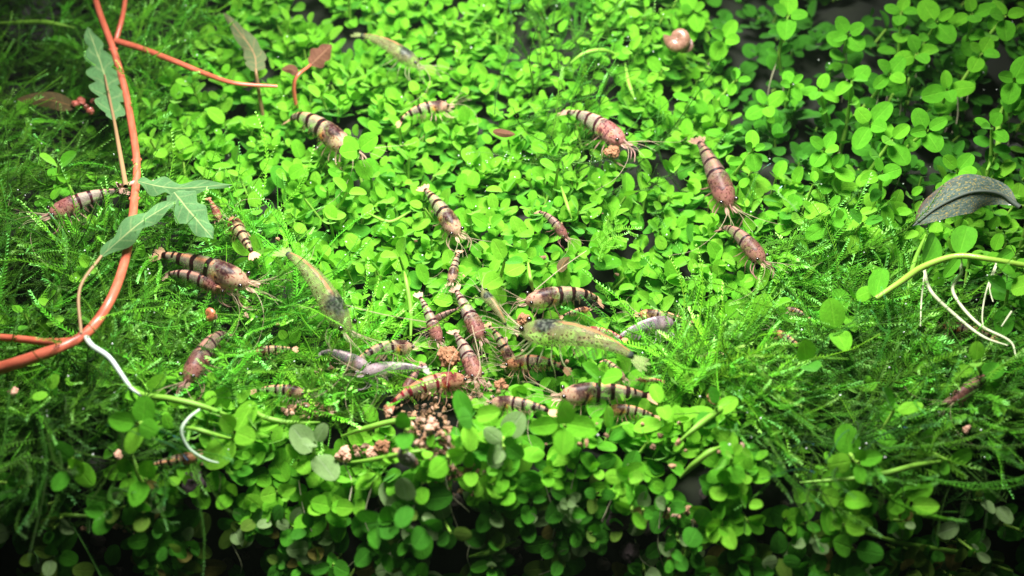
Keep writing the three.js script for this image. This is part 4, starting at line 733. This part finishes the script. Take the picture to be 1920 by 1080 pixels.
for (const [pts, label, th] of [
  [[[220, 690], [262, 738], [320, 748], [380, 762], [450, 788]], 'pale green runner along the top of the left front bank', 0.0012],
  [[[336, 800], [372, 806], [404, 816], [450, 826]], 'short pale runner below the curled white root', 0.0009],
  [[[470, 756], [490, 780], [540, 792], [600, 792]], 'pale forked runner left of the food heap', 0.0010],
  [[[640, 818], [690, 802], [738, 790], [780, 784]], 'pale runner pointing into the food heap', 0.0011],
  [[[650, 868], [700, 862], [760, 850], [806, 842]], 'pale runner under the grey snail shell', 0.0009],
  [[[1276, 826], [1312, 796], [1350, 768], [1372, 752]], 'bright stem at the right end of the front bank', 0.0012],
  [[[1276, 895], [1300, 872], [1330, 848], [1350, 838]], 'second bright stem at the right end of the front bank', 0.0011],
  [[[880, 1044], [920, 1034], [966, 1014]], 'pale stem low in the middle of the front bank', 0.0011],
  [[[1240, 1080], [1290, 1030], [1250, 1000]], 'dim stem at the foot of the front bank', 0.0009],
  [[[1500, 905], [1640, 892], [1720, 872], [1820, 860]], 'level dim stem in the dark lower right', 0.0010],
  [[[1590, 990], [1700, 1020], [1800, 1036], [1880, 1052]], 'long dark stem at the bottom right', 0.0010],
  [[[245, 840], [256, 880], [268, 910], [278, 930]], 'upright green stem left of the dim shrimp', 0.0009],
  [[[90, 966], [130, 966], [190, 970]], 'dim level stem at the lower left', 0.0008],
  [[[-20, 44], [40, 42], [90, 42], [140, 52]], 'pale stem crossing the upper left corner', 0.0013],
  [[[1070, 118], [1096, 100], [1130, 94], [1160, 104]], 'bright bent stem left of the snail', 0.0011],
  [[[1172, 118], [1180, 160], [1190, 186]], 'upright bright stem below the bent one left of the snail', 0.0011],
  [[[1000, 548], [994, 520], [990, 492]], 'bare pale stem right of the four-leaved sprig', 0.0009],
  [[[1700, 560], [1712, 500], [1736, 440]], 'upright pale stem left of the hanging white roots', 0.0010],
  [[[770, 640], [770, 580], [762, 530], [758, 510]], 'bare pale stem left of the feeding crowd', 0.0010],
  [[[690, 400], [730, 416], [770, 396]], 'brownish bare stem in the shaded carpet gap', 0.0008],
  [[[1052, 350], [1062, 380], [1072, 410]], 'thin stem above the small dark banded shrimp', 0.0008],
  [[[1880, 200], [1872, 230], [1870, 280], [1850, 320]], 'bare green stem above the speckled dark leaf', 0.0013],
]) solo('plant_runner', tube(poly3(pts.map((p, i) => (i === 0 || i === pts.length - 1 ? [p[0], p[1], 0.001] : p)), 0.015, 0.006), [th * 0.3, th * 0.8, th * 0.8, th * 0.3], 8, 6), RUNNER, label, 'stem', 'bare stems and runners');

// ───────────────────────── snails ─────────────────────────
function snail(px, py, near, size, color, tip, label, turns, yaw, tall) {
  const c = at(px, py, 0.014, near), t = thing('snail', label, 'snail', c, 'snails'), pos = [], uv = [], idx = [], nu = 90, nv = 14;
  for (let i = 0; i <= nu; i++) {
    const f = i / nu, a = f * turns * Math.PI * 2, r = size * Math.pow(0.5, turns * (1 - f)) * 0.50, tr = r * 0.95 + 0.0001;
    for (let j = 0; j <= nv; j++) { const b = j / nv * Math.PI * 2, q = r + Math.cos(b) * tr, y = Math.sin(b) * tr * 0.95 - tall * size * (f - 0.5); pos.push(Math.cos(a) * q, y, Math.sin(a) * q); uv.push(f * 6, j / nv); if (i < nu && j < nv) { const p = i * (nv + 1) + j, q2 = p + nv + 1; idx.push(p, p + 1, q2, q2, p + 1, q2 + 1); } }
  }
  const g = new THREE.BufferGeometry(); g.setAttribute('position', new THREE.Float32BufferAttribute(pos, 3)); g.setAttribute('uv', new THREE.Float32BufferAttribute(uv, 2)); g.setIndex(idx); g.computeVertexNormals();
  const q = new THREE.Quaternion().setFromEuler(new THREE.Euler(0.9, yaw, 0.5)); g.applyQuaternion(q); g.translate(c.x, c.y, c.z);
  const tex = dataTex(256, 64, (u, v) => { const n = 0.5 + 0.5 * N2(u * 16, v * 6), r = 0.5 + 0.5 * Math.sin(u * 210), s = N2(u * 60, v * 26); return mix3(mix3(color, tip, clamp(n * 0.8 + 0.2 * r * 0.4, 0, 1)), [color[0] * 0.55, color[1] * 0.45, color[2] * 0.45], s > 0.3 ? 0.5 : 0); }, true, true);
  part(t, 'shell', g, new THREE.MeshPhysicalMaterial({ map: tex, roughness: 0.38, clearcoat: 0.4, clearcoatRoughness: 0.25, side: THREE.DoubleSide }));
  const foot = blob(size * 0.5, 3, 0.15, 0.35); foot.applyQuaternion(q); foot.translate(c.x + size * 0.45, c.y - size * 0.45, c.z - size * 0.1); part(t, 'foot', foot, new THREE.MeshPhysicalMaterial({ color: lin(0.20, 0.11, 0.08), roughness: 0.4, clearcoat: 0.4 }));
}
snail(1272, 72, 0.014, 0.0068, [0.42, 0.28, 0.22], [0.68, 0.54, 0.45], 'pink brown round snail on leaves at the top right', 2.6, 0.3, 0.25);
snail(762, 862, 0.010, 0.0036, [0.34, 0.30, 0.26], [0.60, 0.58, 0.54], 'small grey snail shell on the front bank left of the food', 2.8, 0.9, 0.9);
snail(392, 588, 0.012, 0.0028, [0.62, 0.30, 0.18], [0.82, 0.54, 0.42], 'tiny orange snail on moss under the two overlapping shrimps', 2.4, 0.2, 0.3);

// ───────────────────────── food, crumbs, bubbles, soil grains ─────────────────────────
const FOOD = new THREE.MeshStandardMaterial({ color: lin(0.40, 0.21, 0.115), roughness: 0.9, map: dataTex(96, 96, (u, v) => { const n = 0.55 + 0.5 * N2(u * 14, v * 14) + 0.35 * N2(u * 38, v * 38); return [0.55 + 0.5 * n, 0.5 + 0.5 * n, 0.45 + 0.5 * n]; }) });
const PINK = new THREE.MeshStandardMaterial({ color: lin(0.58, 0.33, 0.23), roughness: 0.85 });
function clump(px, py, size, n, mat, over = 0.013, near = 0.003) { const c = at(px, py, over, near), list = []; for (let i = 0; i < n; i++) { const g = blob(size * rr(0.28, 0.5), 2, 0.45); const d = rnd3().multiplyScalar(size * 0.7); g.translate(c.x + d.x, c.y + d.y * 0.6, c.z + d.z); list.push(g); } return mergeGeometries(list); }
for (const [px, py, s, n, mat, label] of [
  [806, 796, 0.0026, 5, PINK, 'pink food lump on the food heap under the wine red shrimp'],
  [840, 668, 0.0042, 16, FOOD, 'crumbly brown food ball beside the shrimp above the food heap'],
  [1148, 284, 0.0030, 12, FOOD, 'brown food clump held by the pinkish shrimp'],
  [640, 852, 0.0030, 7, PINK, 'pale pink food lump on the left of the front bank'],
  [716, 838, 0.0024, 8, FOOD, 'brown food lump right of the pale pink one'],
  [940, 722, 0.0024, 8, FOOD, 'loose brown food lump above the front black banded shrimp'],
  [700, 848, 0.0026, 6, PINK, 'pinkish food crumb pile left of the snail shell'],
  [1182, 898, 0.0014, 5, PINK, 'pale crumb on the front bank at right'],
  [1320, 970, 0.0022, 6, PINK, 'pale crumbs at the foot of the bank at right'],
  [1810, 806, 0.0018, 4, PINK, 'lone pale crumb on dark moss at the right'],
  [24, 736, 0.0018, 5, PINK, 'lone pale crumb on dark moss at the left edge'],
  [408, 536, 0.0014, 4, FOOD, 'orange crumb below the two overlapping shrimps'],
  [1340, 745, 0.0026, 7, FOOD, 'brown food patch in bright moss at the right end of the crowd'],
  [222, 852, 0.0016, 5, PINK, 'pale crumb on a leaf of the left stem'],
  [980, 600, 0.0030, 9, FOOD, 'brown food pile between the big dotted shrimp and the side-on shrimp above'],
]) solo('food_lump', clump(px, py, s, n, mat, 0.014, 0.005), mat, label, 'food');
{
  const g = blob(1, 1, 0.5), mats = [], spots = [[800, 790, 50, 32, 85], [830, 745, 40, 18, 22], [760, 775, 45, 18, 30], [815, 840, 40, 26, 70], [700, 845, 50, 12, 30], [580, 770, 50, 14, 60], [870, 900, 60, 30, 40], [640, 700, 60, 20, 14], [1000, 660, 80, 40, 24], [240, 985, 90, 20, 40], [900, 740, 40, 20, 20], [1300, 965, 60, 16, 24], [900, 560, 500, 200, 26], [1200, 830, 200, 60, 20]];
  for (const [x, y, rx, ry, n] of spots) for (let i = 0; i < n; i++) { const a = rr(0, 6.3), r = Math.sqrt(R()), p = at(x + Math.cos(a) * r * rx, y + Math.sin(a) * r * ry, 0.010 + 0.004 * R(), 0.002), s = rr(0.0003, 0.0010); mats.push(new THREE.Matrix4().compose(p, new THREE.Quaternion().setFromEuler(new THREE.Euler(rr(0, 6), rr(0, 6), rr(0, 6))), V(s * rr(0.7, 1.5), s * rr(0.5, 1), s))); }
  const im = new THREE.InstancedMesh(g, new THREE.MeshStandardMaterial({ roughness: 0.9 }), mats.length); im.name = 'food_crumbs'; im.userData = { kind: 'stuff', label: 'brown and pink food crumbs heaped at the front of the shrimp crowd' }; im.castShadow = im.receiveShadow = true;
  mats.forEach((m, i) => { im.setMatrixAt(i, m); const k = rr(0.4, 1.1); im.setColorAt(i, R() < 0.25 ? lin(0.55 * k, 0.34 * k, 0.24 * k) : lin(0.36 * k, 0.20 * k, 0.11 * k)); }); scene.add(im);
}
{
  const g = blob(1, 1, 0.4), n = 900, im = new THREE.InstancedMesh(g, new THREE.MeshStandardMaterial({ roughness: 0.95 }), n); im.name = 'soil_grains'; im.userData = { kind: 'stuff', label: 'dark soil grains at the foot of the front bank' }; im.castShadow = im.receiveShadow = true;
  for (let i = 0; i < n; i++) { const x = rr(-0.2, 0.2), z = rr(0.085, 0.135), s = rr(0.0012, 0.0026); im.setMatrixAt(i, new THREE.Matrix4().compose(V(x, ground(x, z) - 0.002 + rr(0, 0.002), z), new THREE.Quaternion().setFromEuler(new THREE.Euler(rr(0, 6), rr(0, 6), 0)), V(s, s * 0.85, s))); const k = rr(0.5, 1.4); im.setColorAt(i, lin(0.035 * k, 0.027 * k, 0.02 * k)); } scene.add(im);
}
for (const [px, py, s, label] of [[1160, 975, 0.0034, 'black soil ball caught among roots in the front bank'], [770, 985, 0.0034, 'dark brown soil ball under the pale leaves of the front bank'], [360, 905, 0.0036, 'dark purple soil ball beside the dim shrimp'], [1180, 1035, 0.0030, 'black soil ball low on the front bank beside a pale leaf'], [300, 985, 0.0028, 'brown soil lump in the shade at the lower left']]) { const c = at(px, py, 0.012, 0.006), g = blob(s, 3, 0.3); g.translate(c.x, c.y, c.z); solo('soil_ball', g, new THREE.MeshStandardMaterial({ color: lin(0.035, 0.022, 0.024), roughness: 0.9 }), label, 'soil ball', 'soil balls in the bank'); }
{
  const g = new THREE.SphereGeometry(1, 8, 6), list = []; for (let i = 0; i < 300; i++) { const x = rr(20, 1900), y = rr(10, 860), p = at(x, y, 0.013, rr(0.001, 0.01)); if (!hides(p)) list.push([p, rr(0.00012, 0.00034)]); }
  for (let i = 0; i < 46; i++) list.push([at(rr(870, 1140), 296 + rr(-8, 8) + 6 * Math.sin(i), 0.014, 0.009), rr(0.0001, 0.00024)]);
  const im = new THREE.InstancedMesh(g, new THREE.MeshPhysicalMaterial({ color: lin(0.8, 0.85, 0.8), roughness: 0.1, clearcoat: 1, transparent: true, opacity: 0.8 }), list.length); im.name = 'air_bubbles'; im.userData = { kind: 'stuff', label: 'tiny air bubbles scattered over leaves and moss' };
  list.forEach(([p, s], i) => im.setMatrixAt(i, new THREE.Matrix4().makeScale(s, s, s).setPosition(p))); scene.add(im);
}
{ // dark stones in the upper corners
  for (const [px, py, s, label] of [[70, 30, 0.020, 'dark grey stone in the upper left corner behind the moss'], [1880, 300, 0.012, 'dark stone in shade behind the speckled leaf at right']]) { const c = at(px, py, 0.004, -0.01), g = blob(s, 5, 0.35, 0.7); g.translate(c.x, c.y - s * 0.3, c.z - s * 0.3); solo('stone', g, new THREE.MeshStandardMaterial({ color: lin(0.10, 0.10, 0.095), roughness: 0.9, map: dataTex(128, 128, (u, v) => { const n = 0.6 + 0.5 * N2(u * 12, v * 12) + 0.3 * N2(u * 40, v * 40); return [n, n, n]; }) }), label, 'stone', 'dark stones'); }
}
for (const [x0, y0, x1, y1, x2, y2, label] of [[1002, 545, 1050, 505, 1100, 470, 'long hair-thin feeler lying over leaves above the side-on shrimp'], [640, 570, 720, 590, 800, 604, 'long hair-thin feeler stretching from the left clear shrimp'], [885, 610, 900, 690, 885, 720, 'hair-thin strand over the middle of the crowd']]) solo('shed_feeler', tube([at(x0, y0, 0.018, 0.012), at(x1, y1, 0.018, 0.012), at(x2, y2, 0.018, 0.012)], [0.00018], 5, 8), FEELMAT, label, 'feeler', 'loose feelers');


// ───────────────────────── the lamp over the tank ─────────────────────────
{
  const dir = AIM.clone().sub(LAMP).normalize(), c = LAMP.clone().addScaledVector(dir, -0.006), t = thing('aquarium_lamp', 'flat black aquarium lamp with a white lit panel inside a deep hood above the tank', 'lamp', c);
  t.quaternion.copy(lamp.quaternion);
  const BLACK = new THREE.MeshStandardMaterial({ color: lin(0.02, 0.02, 0.02), roughness: 0.4 }), [w, h] = LAMP_SIZE, box = (a, b2, d, x, y, z) => { const g = new THREE.BoxGeometry(a, b2, d); g.translate(x, y, z); return g; };
  part(t, 'housing', box(w + 0.02, h + 0.02, 0.014, 0, 0, 0.010), BLACK, false);
  for (const s of [-1, 1]) { part(t, 'rim', box(w + 0.02, 0.009, 0.008, 0, s * (h / 2 + 0.0055), -0.0015), BLACK, false); part(t, 'rim', box(0.009, h, 0.008, s * (w / 2 + 0.0055), 0, -0.0015), BLACK, false); }
  for (const s of [-1, 1]) { part(t, 'hood_side', box(w + 0.024, 0.002, 0.13, 0, s * (h / 2 + 0.0115), -0.060), BLACK, false); part(t, 'hood_side', box(0.002, h + 0.021, 0.13, s * (w / 2 + 0.0112), 0, -0.060), BLACK, false); }
  part(t, 'diffuser', box(w, h, 0.003, 0, 0, 0.001), new THREE.MeshStandardMaterial({ color: 0x111111, emissive: 0xffffff, emissiveIntensity: 1.5 }), false);
}
renderer.render(scene, camera);
